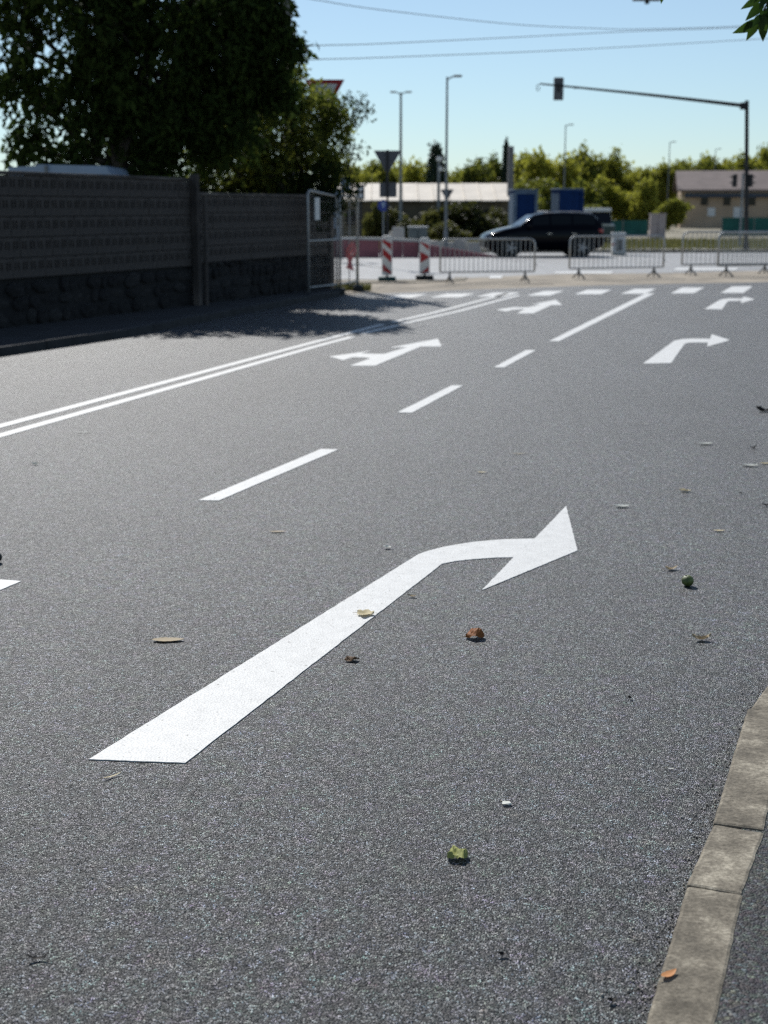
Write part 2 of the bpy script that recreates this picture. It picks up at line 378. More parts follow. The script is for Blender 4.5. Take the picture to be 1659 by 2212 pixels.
# ------------------------------------------------------------------ painted road markings
def marking(name, pts, label, cat='road marking', group=None, world=False, z=0.004):
    q = [Vector(p) if world else P(*p) for p in pts]
    q = ragged(q, 0.02 if q[0].y < 12 else 0.08, 0.0016 if q[0].y < 12 else 0.003, len(label))
    m = MB().prism([Vector((p.x, p.y, 0.0005)) for p in q], (0, 0, z - 0.0005))
    return tag(m.build(name, MT['paint']), label, cat, group)
Z1 = lambda l: [(691.3 + x * .5834, 587.6 + y * .5834) for x, y in l]
Z2 = lambda l: [(673.9 + x * .2865, 673.9 + y * .2865) for x, y in l]
marking('turn_arrow', [(192, 1642), (400, 1650), (955, 1219), (985, 1213), (1024, 1209), (1065, 1206), (1109.5, 1205), (1041, 1276),
        (1247.5, 1190.3), (1223, 1094), (1154.7, 1164.6), (1087, 1166), (1026, 1171.4), (985, 1177.5), (951.6, 1184), (925, 1191), (904, 1198.4)],
        'large white right-turn arrow painted across the near foreground', 'arrow marking', 'painted lane arrows')
ar2 = Z2([(282, 408), (475, 407), (820, 263), (977, 262), (950, 203), (580, 272), (715, 267), (545, 318), (450, 317), (370, 315), (460, 292),
          (128, 338), (235, 366), (310, 342), (390, 345), (440, 352)])
marking('turn_arrow', ar2, 'white left-and-straight arrow beside the tree shadow in the middle distance', 'arrow marking', 'painted lane arrows')
marking('turn_arrow', Z1([(728, 154), (790, 154), (857, 123), (898, 123), (872, 103), (783, 121), (818, 121), (770, 131), (722, 132), (745, 127),
        (650, 140), (690, 147), (712, 141), (758, 138)]), 'small far white left-and-straight arrow just before the crossing stripes', 'arrow marking', 'painted lane arrows')
marking('turn_arrow', Z1([(1196, 340), (1300, 338), (1350, 267), (1362, 263), (1380, 262), (1435, 262), (1435, 277), (1518, 253), (1450, 231), (1445, 248),
        (1380, 247), (1340, 249), (1312, 255)]), 'white right-turn arrow in the right lane in the middle distance', 'arrow marking', 'painted lane arrows')
marking('turn_arrow', Z1([(1423, 138), (1488, 139), (1508, 111), (1516, 108), (1560, 107), (1560, 116), (1610, 101), (1570, 92), (1562, 99),
        (1515, 98), (1490, 101), (1478, 105)]), 'small far white right-turn arrow beside the rightmost crossing stripes', 'arrow marking', 'painted lane arrows')
fr_ = P(46, 1256.5); fl_ = P(1, 1253); dd = (P(451, 1081) - P(713, 971)).normalized() * 2.0
marking('lane_dash', [fl_, fl_ + dd, fr_ + dd, fr_], 'white lane dash cut off by the left edge, only its far corner showing', 'road line', 'lane dashes', world=True)

marking('lane_dash', [(428.5, 1081.6), (473, 1082), (731.5, 971.6), (694, 970.6)], 'nearest short white lane dash, above the big arrow', 'road line', 'lane dashes')
marking('lane_dash', Z1([(287, 521), (340, 522), (530, 421), (487, 421)]), 'second short white lane dash, halfway up the road', 'road line', 'lane dashes')
marking('lane_dash', Z1([(643, 354), (682, 354), (800, 290), (762, 290)]), 'third short white lane dash, just below the long lane line', 'road line', 'lane dashes')
marking('lane_line', Z1([(847, 257), (885, 257), (1240, 79), (1205, 80)]), 'long solid white lane line running up to the crossing stripes', 'road line')
def strip(name, pts, wid, label, group=None):
    q = [P(*p) for p in pts]; a = []; b = []
    for i, p in enumerate(q):
        t = (q[min(i + 1, len(q) - 1)] - q[max(i - 1, 0)]).normalized(); n = Vector((t.y, -t.x, 0)) * wid / 2
        a.append(p + n); b.append(p - n)
    m = MB()
    for i in range(len(q) - 1):
        m.prism([Vector((v.x, v.y, 0.0005)) for v in (a[i], a[i + 1], b[i + 1], b[i])], (0, 0, 0.0035))
    return tag(m.build(name, MT['paint']), label, 'road line', group)
x0 = P(0, 921) - P(120, 889); 
strip('centre_line', [(-1900, 1417), (-700, 1104), (-300, 1000), (0, 921), (390, 817), (674, 740.6), (826, 701)], 0.115, 'left line of the double white centre line, crossing the tree shadow', 'double centre line')
strip('centre_line', [(849, 696), (940, 675), (1097, 634)], 0.115, 'left line of the far double white centre line reaching the crossing', 'double centre line')
strip('centre_line', [(-1900, 1447), (-700, 1128), (-300, 1022), (0, 941.5), (432, 820), (674, 751), (760, 728)], 0.115, 'right line of the double white centre line, its near long run', 'double centre line')
strip('centre_line', [(780, 721), (859, 703)], 0.115, 'short white dash in the gap of the double centre line', 'double centre line')
strip('centre_line', [(869, 699.7), (989, 673), (1122, 637.5)], 0.115, 'right line of the far double white centre line reaching the crossing', 'double centre line')
cw = [[(232, 98), (340, 96), (398, 82), (300, 84)], [(405, 95), (520, 94), (575, 80), (470, 81)], [(578, 92), (690, 91), (740, 76), (640, 77)],
      [(762, 88), (850, 88), (905, 70), (830, 71)], [(940, 83), (1040, 83), (1080, 66), (990, 66)], [(1112, 81), (1205, 81), (1245, 62), (1165, 63)],
      [(1298, 80), (1385, 79), (1422, 58), (1340, 58)], [(1482, 78), (1568, 78), (1602, 53), (1525, 54)], [(1668, 75), (1752, 75), (1780, 48), (1705, 49)]]
ordn = ['first', 'second', 'third', 'fourth', 'fifth', 'sixth', 'seventh', 'eighth', 'ninth']
for i, c in enumerate(cw[:8]):
    marking('crossing_stripe', Z1(c), f'{ordn[i]} white crossing stripe counted from the left wall', 'road marking', 'pedestrian crossing stripes')
for i, (a, b, y0, y1) in enumerate([(1055, 1082, 596, 601), (1195, 1320, 587, 591), (1455, 1590, 579, 584)]):
    marking('road_dash', [(a, y1), (b, y1), (b + 6, y0), (a + 6, y0)], ['short faded white dash on the crossing road behind the nearest barrier',
            'long white edge dash on the crossing road behind the middle barrier', 'long white edge dash on the crossing road behind the right barriers'][i], 'road marking', 'edge dashes of the crossing road')

# ------------------------------------------------------------------ boundary wall: rubble base, slotted blocks
BL, BH, BD = 0.40, 0.30, 0.22
def block_mesh():
    """hollow block with a row of upright slots in its upper half, front face at y=0, body towards +y"""
    m = MB(); L, H, D = BL - 0.010, BH - 0.012, BD
    sl = [0.055, 0.125, 0.255, 0.325]; sw = 0.036; z0, z1 = 0.115, 0.235
    m.box((L / 2, D / 2 + 0.035, H / 2), (L, D - 0.07 + 0.07 - 0.07, H))   # body behind
    xs = [0.0]
    for s in sl: xs += [s - sw / 2, s + sw / 2]
    xs.append(L)
    m.box((L / 2, 0.0175, z0 / 2), (L, 0.035, z0)); m.box((L / 2, 0.0175, (z1 + H) / 2), (L, 0.035, H - z1))
    for i in range(0, len(xs), 2):
        m.box(((xs[i] + xs[i + 1]) / 2, 0.0175, (z0 + z1) / 2), (xs[i + 1] - xs[i], 0.035, z1 - z0))
    return m.mesh('block')
wall = tag(empty('boundary_wall', WALL_PTS[0]), 'dark wall of slotted concrete blocks on a rubble base, under the tree', 'wall')
wall_origin = WALL_PTS[0].copy()
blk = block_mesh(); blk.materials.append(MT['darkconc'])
rw = random.Random(11)
def stone_mesh(seed):
    r = random.Random(seed); m = MB()
    k = 8; ang = [2 * math.pi * (i + .5 + r.uniform(-.3, .3)) / k for i in range(k)]
    ring = [(max(-.5, min(.5, math.cos(a) * r.uniform(.50, .62))), max(-.5, min(.5, math.sin(a) * r.uniform(.48, .62)))) for a in ang]
    n = 0; m.v = [(x, 0.25, z) for x, z in ring] + [(x * .93, -0.02, z * .93) for x, z in ring] + [(x * .72, -0.16 * r.uniform(.3, 1.2), z * .72) for x, z in ring] + [(0, -0.16, 0)]
    for i in range(k):
        j = (i + 1) % k
        m.f += [(i, j, k + j, k + i), (k + i, k + j, 2 * k + j, 2 * k + i), (2 * k + i, 2 * k + j, 3 * k)]
    return m.mesh('stone')
stones = [stone_mesh(100 + i) for i in range(8)]
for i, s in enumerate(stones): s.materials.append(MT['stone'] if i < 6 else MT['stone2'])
def put(name, mesh, parent, loc, rotz=0, scale=(1, 1, 1), roty=0):
    o = bpy.data.objects.new(name, mesh); COL.objects.link(o); o.parent = parent
    o.location = Vector(loc) - parent.location if parent.rotation_euler.z == 0 else loc
    o.rotation_euler = (0, roty, rotz); o.scale = scale; return o
def wall_run(a, b, base_h, rows, cap_h, from_far=False):
    t = (b - a); L = t.length; t = t / L; rz = math.atan2(t.y, t.x); back = Vector((-t.y, t.x, 0))
    R = Matrix.Rotation(rz, 3, 'Z')
    # mortar core
    c = a + t * L / 2 + back * (0.055 + 0.12)
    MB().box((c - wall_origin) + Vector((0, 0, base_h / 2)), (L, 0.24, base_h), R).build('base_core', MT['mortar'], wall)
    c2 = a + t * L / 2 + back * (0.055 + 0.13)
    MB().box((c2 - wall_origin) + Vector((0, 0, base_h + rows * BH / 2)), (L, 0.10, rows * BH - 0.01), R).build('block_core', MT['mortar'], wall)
    for r in range(rows):
        n = int(L / BL); x = (0 if r % 2 == 0 else -BL / 2)
        for i in range(n + 2):
            xx = x + i * BL
            half = 1.0
            if xx < -0.02: half = 0.5; xx += BL / 2
            if xx + BL * half > L + 0.02:
                if xx + BL * .5 > L + 0.02: continue
                half = 0.5
            p = a + t * xx + back * rw.uniform(-0.006, 0.006) + Vector((0, 0, base_h + r * BH + 0.006))
            put('block', blk, wall, p, rz + rw.uniform(-.004, .004), (half, 1, 1))
    if cap_h:
        n = int(L / 1.0)
        for i in range(n):
            c = a + t * (L * (i + .5) / n) + back * 0.13 + Vector((0, 0, base_h + rows * BH + cap_h / 2 + 0.002 + rw.uniform(0, .006)))
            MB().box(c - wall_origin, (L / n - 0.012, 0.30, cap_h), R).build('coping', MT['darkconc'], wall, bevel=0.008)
    # rubble stones
    z = 0.11
    hh = [0.24, 0.20, 0.22, 0.20]
    k = 0
    while z < base_h - 0.06:
        h = min(hh[k % 4], base_h - z); x = -rw.uniform(0, .15); k += 1
        while x < L - 0.08:
            wd = rw.uniform(0.16, 0.52); hs_ = h * rw.uniform(.86, 1.18)
            p = a + t * (x + wd / 2) + back * (0.05 + rw.uniform(-0.03, 0.03)) + Vector((0, 0, z + h / 2 + rw.uniform(-.025, .025)))
            put('stone', rw.choice(stones), wall, p, rz, (wd * 0.98, 0.20, hs_), rw.uniform(-.14, .14))
            x += wd
        z += h
wall_run(WALL_PTS[0], WALL_PTS[1], 0.80, 5, 0.05)
wall_run(WALL_PTS[1], WALL_PTS[2], 0.82, 5, 0.05)
wall_run(WALL_PTS[2] , WALL_PTS[3], 0.86, 4, 0.06)
wp = WALL_PTS[2]; tt = (WALL_PTS[3] - WALL_PTS[2]).normalized(); fr = Vector((tt.y, -tt.x, 0))
MB().box(wp + fr * 0.07 - wall_origin + Vector((0, 0, 1.22)), (0.13, 0.13, 2.44), Matrix.Rotation(math.atan2(tt.y, tt.x), 3, 'Z')).build('post', MT['darkconc'], wall, bevel=0.01)
MB().tube([wp + fr * 0.19 + tt * 0.12 - wall_origin + Vector((0, 0, z)) for z in (0.1, 0.3, 1.0, 2.05)], 0.035, 10).build('drain_pipe', MT['darkconc'], wall)
ep = WALL_PTS[3]
MB().box(ep + tt * 0.10 - fr * 0.1 - wall_origin + Vector((0, 0, 1.1)), (0.2, 0.3, 2.2), Matrix.Rotation(math.atan2(tt.y, tt.x), 3, 'Z')).build('end_post', MT['darkconc'], wall, bevel=0.015)

# ------------------------------------------------------------------ trees
def leaves_mesh(name, centers, per, spread, size, seed, droop=0.4, aspect=0.45):
    r = np.random.default_rng(seed); c = np.asarray(centers, float)
    n = len(c) * per
    p = np.repeat(c, per, 0) + r.normal(0, 1, (n, 3)) * np.asarray(spread)
    d = r.normal(0, 1, (n, 3)); d[:, 2] -= droop * 1.5; d /= np.linalg.norm(d, axis=1)[:, None]
    u = r.normal(0, 1, (n, 3)); s = np.cross(d, u); s /= np.linalg.norm(s, axis=1)[:, None]
    nn = np.cross(d, s)
    ln = size * r.uniform(.6, 1.3, n)[:, None]; wd = ln * aspect
    v = np.empty((n, 5, 3))
    v[:, 0] = p; v[:, 1] = p + d * ln * .45 + s * wd * .5 + nn * ln * .08; v[:, 2] = p + d * ln - nn * ln * .1
    v[:, 3] = p + d * ln * .45 - s * wd * .5 + nn * ln * .08; v[:, 4] = p + d * ln * .48
    v = v.reshape(-1, 3)
    b = (np.arange(n) * 5)[:, None]
    f = np.concatenate([b + [0, 1, 4], b + [4, 1, 2], b + [0, 4, 3], b + [4, 2, 3]], 1).reshape(-1, 3)
    m = bpy.data.meshes.new(name); m.from_pydata(v.tolist(), [], f.tolist()); return m
def blob_points(blobs, seed):
    r = np.random.default_rng(seed); out = []
    for c, rad, n in blobs:
        rad = np.asarray(rad if hasattr(rad, '__len__') else (rad, rad, rad))
        q = r.normal(0, 1, (n, 3)); q /= np.linalg.norm(q, axis=1)[:, None]
        q *= (r.uniform(0.12, 1, n) ** 0.45)[:, None]
        out.append(np.asarray(c) + q * rad)
    return np.concatenate(out)
def tree(name, base, blobs, trunk_r, label, cat, mat, per, spread, size, seed, group=None, stems=1, limb_r=0.05, droop=0.4, twigs=0.25, aspect=.45):
    base = Vector(base); root = empty(name, base); rnd = random.Random(seed)
    pts = blob_points([(Vector(c) - base, r, n) for c, r, n in blobs], seed)
    link('crown', leaves_mesh('crown', pts, per, spread, size, seed + 1, droop, aspect), mat, root)
    wood = MB()
    top = max(((Vector(c) - base).z for c, r, n in blobs))
    cxy = sum(((Vector(c) - base) for c, r, n in blobs), Vector()) / len(blobs)
    stems_p = []
    for s in range(stems):
        a = Vector((rnd.uniform(-.4, .4) * (stems > 1), rnd.uniform(-.3, .3) * (stems > 1), 0)); q = [a]
        for i in range(1, 5):
            h = top * 0.8 * i / 4
            q.append(Vector((a.x + (cxy.x - a.x) * (i / 5) + rnd.uniform(-.08, .08) * top * .15 + (s - (stems - 1) / 2) * i * .12 * top / 6, a.y + (cxy.y - a.y) * i / 5 + rnd.uniform(-.1, .1), h)))
        wood.tube(q, [trunk_r * (1.15, .9, .7, .5, .3)[i] for i in range(5)], 9); stems_p.append(q)
    for c, r, n in blobs:
        e = Vector(c) - base; q = rnd.choice(stems_p); s = min(q[1:], key=lambda p: abs(p.z - e.z * 0.7))
        mid = (s + e) / 2 + Vector((rnd.uniform(-.2, .2), rnd.uniform(-.2, .2), rnd.uniform(0, .3)))
        wood.tube([s, mid, e], [limb_r, limb_r * .6, limb_r * .25], 6)
        ids = [i for i in range(len(pts)) if (Vector(pts[i]) - e).length < (max(r) if hasattr(r, '__len__') else r) * 1.05]
        rnd.shuffle(ids)
        for i in ids[:max(2, int(len(ids) * twigs))]:
            wood.tube([e.lerp(mid, .3), Vector(pts[i])], [limb_r * .22, limb_r * .08], 4, cap=False)
    wood.build('trunk', MT['bark'], root, smooth=True)
    return tag(root, label, cat, group)
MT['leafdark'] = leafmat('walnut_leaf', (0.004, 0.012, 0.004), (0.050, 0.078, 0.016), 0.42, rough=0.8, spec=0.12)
MT['leaflight'] = leafmat('shrub_leaf', (0.03, 0.055, 0.010), (0.42, 0.44, 0.07), 0.65)
MT['leaffar'] = leafmat('far_leaf', (0.035, 0.062, 0.013), (0.42, 0.41, 0.055), 0.62)
MT['leafcon'] = leafmat('conifer_leaf', (0.008, 0.022, 0.012), (0.022, 0.045, 0.020), 0.1)
MT['leafnear'] = leafmat('near_branch_leaf', (0.02, 0.05, 0.008), (0.06, 0.10, 0.012), 0.45)

YT = 29.0
def B(x, y, r, n, Y=YT): return (at(x, y, Y), r, n)
tree('walnut_tree', (-5.7, 29.5, 0), [
    B(330, 140, (1.6, 1.2, 1.3), 112), B(480, 110, (1.15, 1.0, 1.2), 88), B(215, 60, (1.1, 1.3, 1.2), 62), B(390, -20, (1.9, 1.3, 1.0), 100), B(150, -30, (1.5, 1.3, 0.9), 50),
    B(35, 90, (0.6, .6, 1.1), 24), B(85, 215, (.55, .5, .8), 26), B(195, 270, (.5, .5, .9), 26), B(380, 290, (1.0, .9, .7), 66), B(545, 0, (.6, .8, .8), 58), B(0, -30, (.9, .9, .8), 24),
    B(480, 240, (1.0, 1.0, .9), 85), B(300, 250, (.7, .7, .8), 46), B(570, 130, (.40, .6, .7), 32), B(45, 310, (.18, .2, .5), 9), B(330, 360, (.5, .5, .3), 20), B(5, 190, (.3, .3, .35), 8), B(240, 180, (.5, .6, .6), 18), B(130, 335, (.55, .4, .35), 14), B(605, 85, (.3, .4, .2), 10), B(640, 103, (.22, .2, .08), 6), B(610, 190, (.2, .3, .4), 12), B(600, 20, (.15, .3, .3), 6)],
    0.20, 'tall dark walnut tree in shade behind the wall at the left', 'tree', MT['leafdark'], 34, (.14, .14, .17), 0.20, 21, stems=2, limb_r=0.09, droop=.7, twigs=.12)
tree('shrub', (-2.3, 31.6, 0), [
    B(600, 300, (1.0, .6, .9), 70, 31.5), B(520, 350, (.9, .5, .6), 52, 31), B(670, 335, (.65, .5, .75), 52, 32), B(690, 250, (.5, .4, .5), 34, 32), B(640, 190, (.4, .4, .6), 28, 31.5),
    B(600, 225, (.6, .5, .6), 40, 31.5), B(460, 330, (.6, .5, .6), 36, 31), B(570, 385, (1.3, .4, .3), 44, 31.5), B(718, 365, (.3, .4, .45), 26, 32), B(730, 270, (.25, .3, .4), 14, 32), B(685, 222, (.30, .12, .16), 11, 32.6), B(540, 280, (.7, .4, .5), 30, 30.8)],
    0.07, 'yellow-green sunlit shrub leaning over the end of the wall', 'shrub', MT['leaflight'], 24, (.13, .10, .13), 0.15, 23, stems=3, limb_r=0.05, droop=.2, twigs=.15)
tree('shrub', (-1.35, 33.2, 0), [
    B(745, 235, (.22, .25, .3), 13, 33), B(775, 215, (.12, .2, .2), 7, 33), B(795, 240, (.16, .2, .06), 6, 33), B(770, 255, (.2, .2, .1), 7, 33), B(740, 320, (.2, .3, .35), 12, 33), B(775, 330, (.15, .2, .2), 4, 33), B(725, 260, (.3, .3, .4), 22, 33)],
    0.035, 'thin dark twigs with sparse leaves poking out right of the wall shrub', 'shrub', MT['leafdark'], 11, (.10, .10, .08), 0.10, 25, stems=2, limb_r=0.02, twigs=.6)

tree('hedge', (-4.2, 31.0, 0), [B(x, 415 + 10 * (i % 2), (.75, .5, .55), 46, 31.5) for i, x in enumerate((170, 240, 310, 385, 450, 520, 590, 650, 705))],
    0.04, 'dark ivy hedge closing the gap between wall top and tree', 'hedge', MT['leafdark'], 26, (.13, .13, .12), 0.13, 27, stems=3, limb_r=0.03, twigs=.05)

# near branch hanging into the top right corner
def near_branch():
    root = empty('leafy_branch', at(1790, -190, 8.2)); o = root.location; r = random.Random(5)
    wood = MB(); lv = MB()
    main = [at(1790, -190, 8.2) - o, at(1720, -90, 8.2) - o, at(1670, -15, 8.2) - o, at(1648, 25, 8.2) - o]
    wood.tube(main, [.02, .014, .008, .004], 6)
    tips = [(1600, 20, 1650, -10), (1582, 72, 1640, 45), (1598, 66, 1640, 40), (1625, 60, 1645, 30), (1612, 88, 1643, 40), (1655, 55, 1652, 15), (1640, 70, 1650, 20), (1668, 48, 1660, 5), (1648, 90, 1650, 30), (1610, 45, 1652, 5),
            (1675, 75, 1665, 20), (1640, 20, 1660, -20), (1690, 30, 1680, -20), (1662, 15, 1670, -25), (1690, 80, 1690, 20), (1720, 20, 1700, -40), (1620, -5, 1665, -35), (1428, 8, 1432, -22)]
    for i in range(26): 
        x = r.uniform(1640, 1760); y = r.uniform(-130, 20); tips.append((x + r.uniform(-40, 20), y + r.uniform(25, 60), x, y))
    for (tx, ty, bx, by) in tips:
        Y = 8.2 + r.uniform(-.12, .12)
        b = at(bx, by, Y) - o; t = at(tx, ty, Y + r.uniform(-.04, .04)) - o; d = t - b; s = d.cross(Vector((r.uniform(-.5, .5), 1, r.uniform(-.3, .3)))).normalized(); nn = s.cross(d).normalized()
        L = d.length; W = L * r.uniform(.16, .22); prev = None; n0 = len(lv.v)
        for k in range(7):
            u = k / 6; wv = W * math.sin(math.pi * min(1, u ** .8)) if 0 < k < 6 else 0.001
            c = b + d * u - nn * L * .10 * math.sin(u * math.pi) 
            lv.v += [tuple(c - s * wv), tuple(c + nn * wv * .25), tuple(c + s * wv)]
        for k in range(6):
            a = n0 + 3 * k; lv.f += [(a, a + 1, a + 4, a + 3), (a + 1, a + 2, a + 5, a + 4)]
        near = min(main, key=lambda m: (m - b).length)
        if bx > 1500: wood.tube([near, b], [.003, .0015], 4, cap=False)
        else: wood.tube([main[1], at(1600, -150, 8.2) - o, at(1500, -110, 8.2) - o, b], [.008, .006, .004, .002], 4, cap=False)
    wood.build('twig', MT['bark'], root); lv.build('leaves', MT['leafnear'], root, smooth=True)
    tag(root, 'leafy green branch tip hanging into the top right corner', 'branch')
near_branch()

# ------------------------------------------------------------------ far tree belt
def far_tree_mesh(seed, kind):
    r = np.random.default_rng(seed)
    if kind == 'round':
        bl = [((r.uniform(-.1, .1), 0, r.uniform(.5, .62)), (.36, .36, r.uniform(.28, .38)), 55)] + [((r.uniform(-.42, .42), r.uniform(-.35, .35), r.uniform(.28, .80)), tuple(r.uniform(.10, .24, 3)), 20) for _ in range(13)]
        return leaves_mesh('crown', blob_points(bl, seed), 24, (.05, .05, .045), .07, seed, .2, .7)
    if kind == 'conifer':
        q = []
        for i in range(210):
            h = r.uniform(.08, 1); a = r.uniform(0, 6.28); rad = (.20 * (1 - h) ** .6 + .02) * r.uniform(.4, 1.05); q.append((rad * math.cos(a), rad * math.sin(a), h))
        return leaves_mesh('crown', q, 26, (.03, .03, .035), .06, seed, .3, .5)
    bl = [((r.uniform(-.35, .35), r.uniform(-.3, .3), r.uniform(.2, .75)), tuple(r.uniform(.18, .3, 3)), 30) for _ in range(7)]
    return leaves_mesh('crown', blob_points(bl, seed), 24, (.06, .06, .05), .09, seed, .2, .7)
FM = {k: [far_tree_mesh(300 + 10 * i + s, k) for s in range(6)] for i, k in enumerate(('round', 'conifer', 'bush'))}
for k, l in FM.items():
    for m in l: m.materials.append(MT['leafcon'] if k == 'conifer' else MT['leaffar'])
trunk_m = MB().tube([(0, 0, 0), (.01, 0, .3), (0, .01, .7)], [.028, .022, .008], 7).mesh('trunk'); trunk_m.materials.append(MT['bark'])
MT['leafmid'] = leafmat('climber_leaf', (0.015, 0.022, 0.006), (0.16, 0.16, 0.035), 0.5)
FMD = []
for m_ in FM['bush'][:2]:
    c_ = m_.copy(); c_.materials.clear(); c_.materials.append(MT['leafmid']); FMD.append(c_)
def far_tree(x, ytop, wpx, Y, kind, seed, label, yb=None):
    t = at(x, ytop, Y); H = t.z; wid = wpx / F_PX * Y * (1.22 if kind == 'round' else 1.02)
    nm = {'round': 'tree', 'conifer': 'conifer', 'bush': 'bush'}[kind]
    root = empty(nm, (t.x, Y, -0.02), random.Random(seed).uniform(0, 6))
    c = bpy.data.objects.new('crown', FM[kind][seed % 6] if not (kind == 'bush' and Y < 100) else FMD[seed % 2]); COL.objects.link(c); c.parent = root
    sw = wid / (0.42 if kind == 'conifer' else 1.0); c.scale = (sw * (.9 + .35 * ((seed * 37) % 10) / 10), sw, H / (1.0 if kind != 'round' else 0.97))
    if kind != 'bush':
        k = bpy.data.objects.new('trunk', trunk_m); COL.objects.link(k); k.parent = root; k.scale = (H, H, H)
    tag(root, label, 'bush' if kind == 'bush' else 'tree', {'round': 'trees of the far green belt', 'conifer': 'dark far conifers', 'bush': 'bushes on the far side of the junction'}[kind])
ft = [(760, 343, 90, 140, 'round', 'round green tree above the fence panels, right of the wall shrub'),
      (812, 352, 70, 150, 'round', 'green far tree left of the large sign back'),
      (898, 348, 80, 150, 'round', 'green far tree between the sign back and the dark conifer'),
      (942, 318, 58, 135, 'conifer', 'broad dark conifer left of the tall single lamp post'),
      (1000, 372, 60, 160, 'round', 'low far tree in the dip right of the dark conifer'),
      (1035, 350, 80, 150, 'round', 'green far tree left of the concrete pillar'),
      (1094, 309, 22, 140, 'conifer', 'slim dark conifer touching the concrete pillar'),
      (1140, 338, 80, 150, 'round', 'green far tree just right of the concrete pillar'),
      (1190, 328, 95, 145, 'round', 'tall green far tree left of the middle lamp post'),
      (1240, 336, 80, 155, 'round', 'green far tree behind the middle lamp post'),
      (1288, 326, 95, 150, 'round', 'tallest light green tree in the middle of the belt'),
      (1345, 342, 80, 155, 'round', 'green far tree left of the belt dip'),
      (1395, 352, 80, 150, 'round', 'lower yellow-green far tree in the belt dip'),
      (1435, 354, 60, 150, 'round', 'narrow far tree next to the gable of the tan building'),
      (1478, 342, 85, 190, 'round', 'far tree above the left end of the brown roof'),
      (1530, 332, 80, 200, 'round', 'far tree above the middle of the brown roof'),
      (1580, 344, 80, 190, 'round', 'far tree above the roof, left of the signal mast'),
      (1632, 333, 90, 195, 'round', 'far tree above the roof, right of the signal mast'),
      (1664, 300, 50, 210, 'round', 'tall far tree at the right edge of the picture'),
      (1150, 385, 110, 125, 'bush', 'dark bush behind the left blue cabin'),
      (1190, 395, 80, 118, 'bush', 'dark bush between the two blue cabins'),
      (1290, 385, 100, 128, 'bush', 'light bush right of the right blue cabin'),
      (1345, 380, 90, 130, 'bush', 'yellow-green tall bush in the middle of the far bank'),
      (1395, 388, 80, 128, 'bush', 'pale bush left of the pink grey cabinet'),
      (1440, 425, 60, 115, 'bush', 'dark low bush at the gable foot of the tan building'),
      (1250, 440, 90, 120, 'bush', 'low bush behind the roof of the dark car'),
      (805, 440, 45, 84, 'bush', 'yellow-green bush against the shed, left of the round blue sign'),
      (925, 446, 90, 84, 'bush', 'green climber on the shed wall near the pale post'),
      (1020, 440, 120, 84.5, 'bush', 'green climber on the right half of the shed wall'),
      (860, 446, 90, 85, 'bush', 'olive climber on the shed wall behind the large sign back'),
      (975, 444, 90, 85, 'bush', 'olive climber on the middle of the shed wall'),
      (1075, 446, 70, 85, 'bush', 'olive climber at the right end of the shed wall'),
      (845, 356, 90, 160, 'round', 'green far tree directly behind the large sign back'),
      (975, 362, 70, 165, 'round', 'small green far tree behind the tall single lamp post'),
      (1066, 346, 80, 158, 'round', 'green far tree between the double lamp and the concrete pillar'),
      (1118, 352, 60, 156, 'round', 'dark green far tree showing just behind the concrete pillar'),
      (1412, 350, 90, 165, 'round', 'green far tree behind the lamp post left of the brown roof'),
      (880, 470, 60, 80, 'bush', 'low dark bush behind the grey green container'),
      (965, 480, 80, 78, 'bush', 'low dark bush along the shed foot')]
for i, a in enumerate(ft): far_tree(*a[:5], 40 + i, a[5])

# ------------------------------------------------------------------ buildings and cabins
def shed():
    a, b = at(700, 433, 87), at(1107, 433, 87); x0, x1 = a.x, b.x; ze = a.z; zr = at(900, 398, 91).z
    root = empty('shed', ((x0 + x1) / 2, 87, 0)); o = root.location
    MB().box((0, 3.6, ze / 2 - .02), (x1 - x0 - .5, 6.6, ze), None).build('wall', MT['brownwall'], root)
    n = 12; w = (x1 - x0) / n
    for i in range(n):
        xa = x0 - o.x + w * i + .012; xb = xa + w - .024; dz = .012 * (i % 2)
        MB().prism([Vector((xa, -.15, ze - .05 + dz)), Vector((xb, -.15, ze - .05 + dz)), Vector((xb, 4.0, zr + dz)), Vector((xa, 4.0, zr + dz))], (0, 0, .05)).build('roof_panel', MT['whiteroof'], root)
        MB().prism([Vector((xa, 7.6, ze - .05 + dz)), Vector((xb, 7.6, ze - .05 + dz)), Vector((xb, 4.0, zr + dz)), Vector((xa, 4.0, zr + dz))], (0, 0, .05)).build('roof_panel', MT['whiteroof'], root)
        if i < n - 1: MB().tube([(xb + .012, -.17, ze + .02), (xb + .012, 4.0, zr + .07)], .035, 6).build('roof_rib', MT['whiteroof'], root)
    for x in (-4, -1.5, 1.2, 3.9):
        MB().box((x, .28, 1.3), (.7, .06, .9)).build('window', MT['glassdark'], root)
    tag(root, 'long low shed with a cream sheet roof and brown wall', 'shed')
shed()
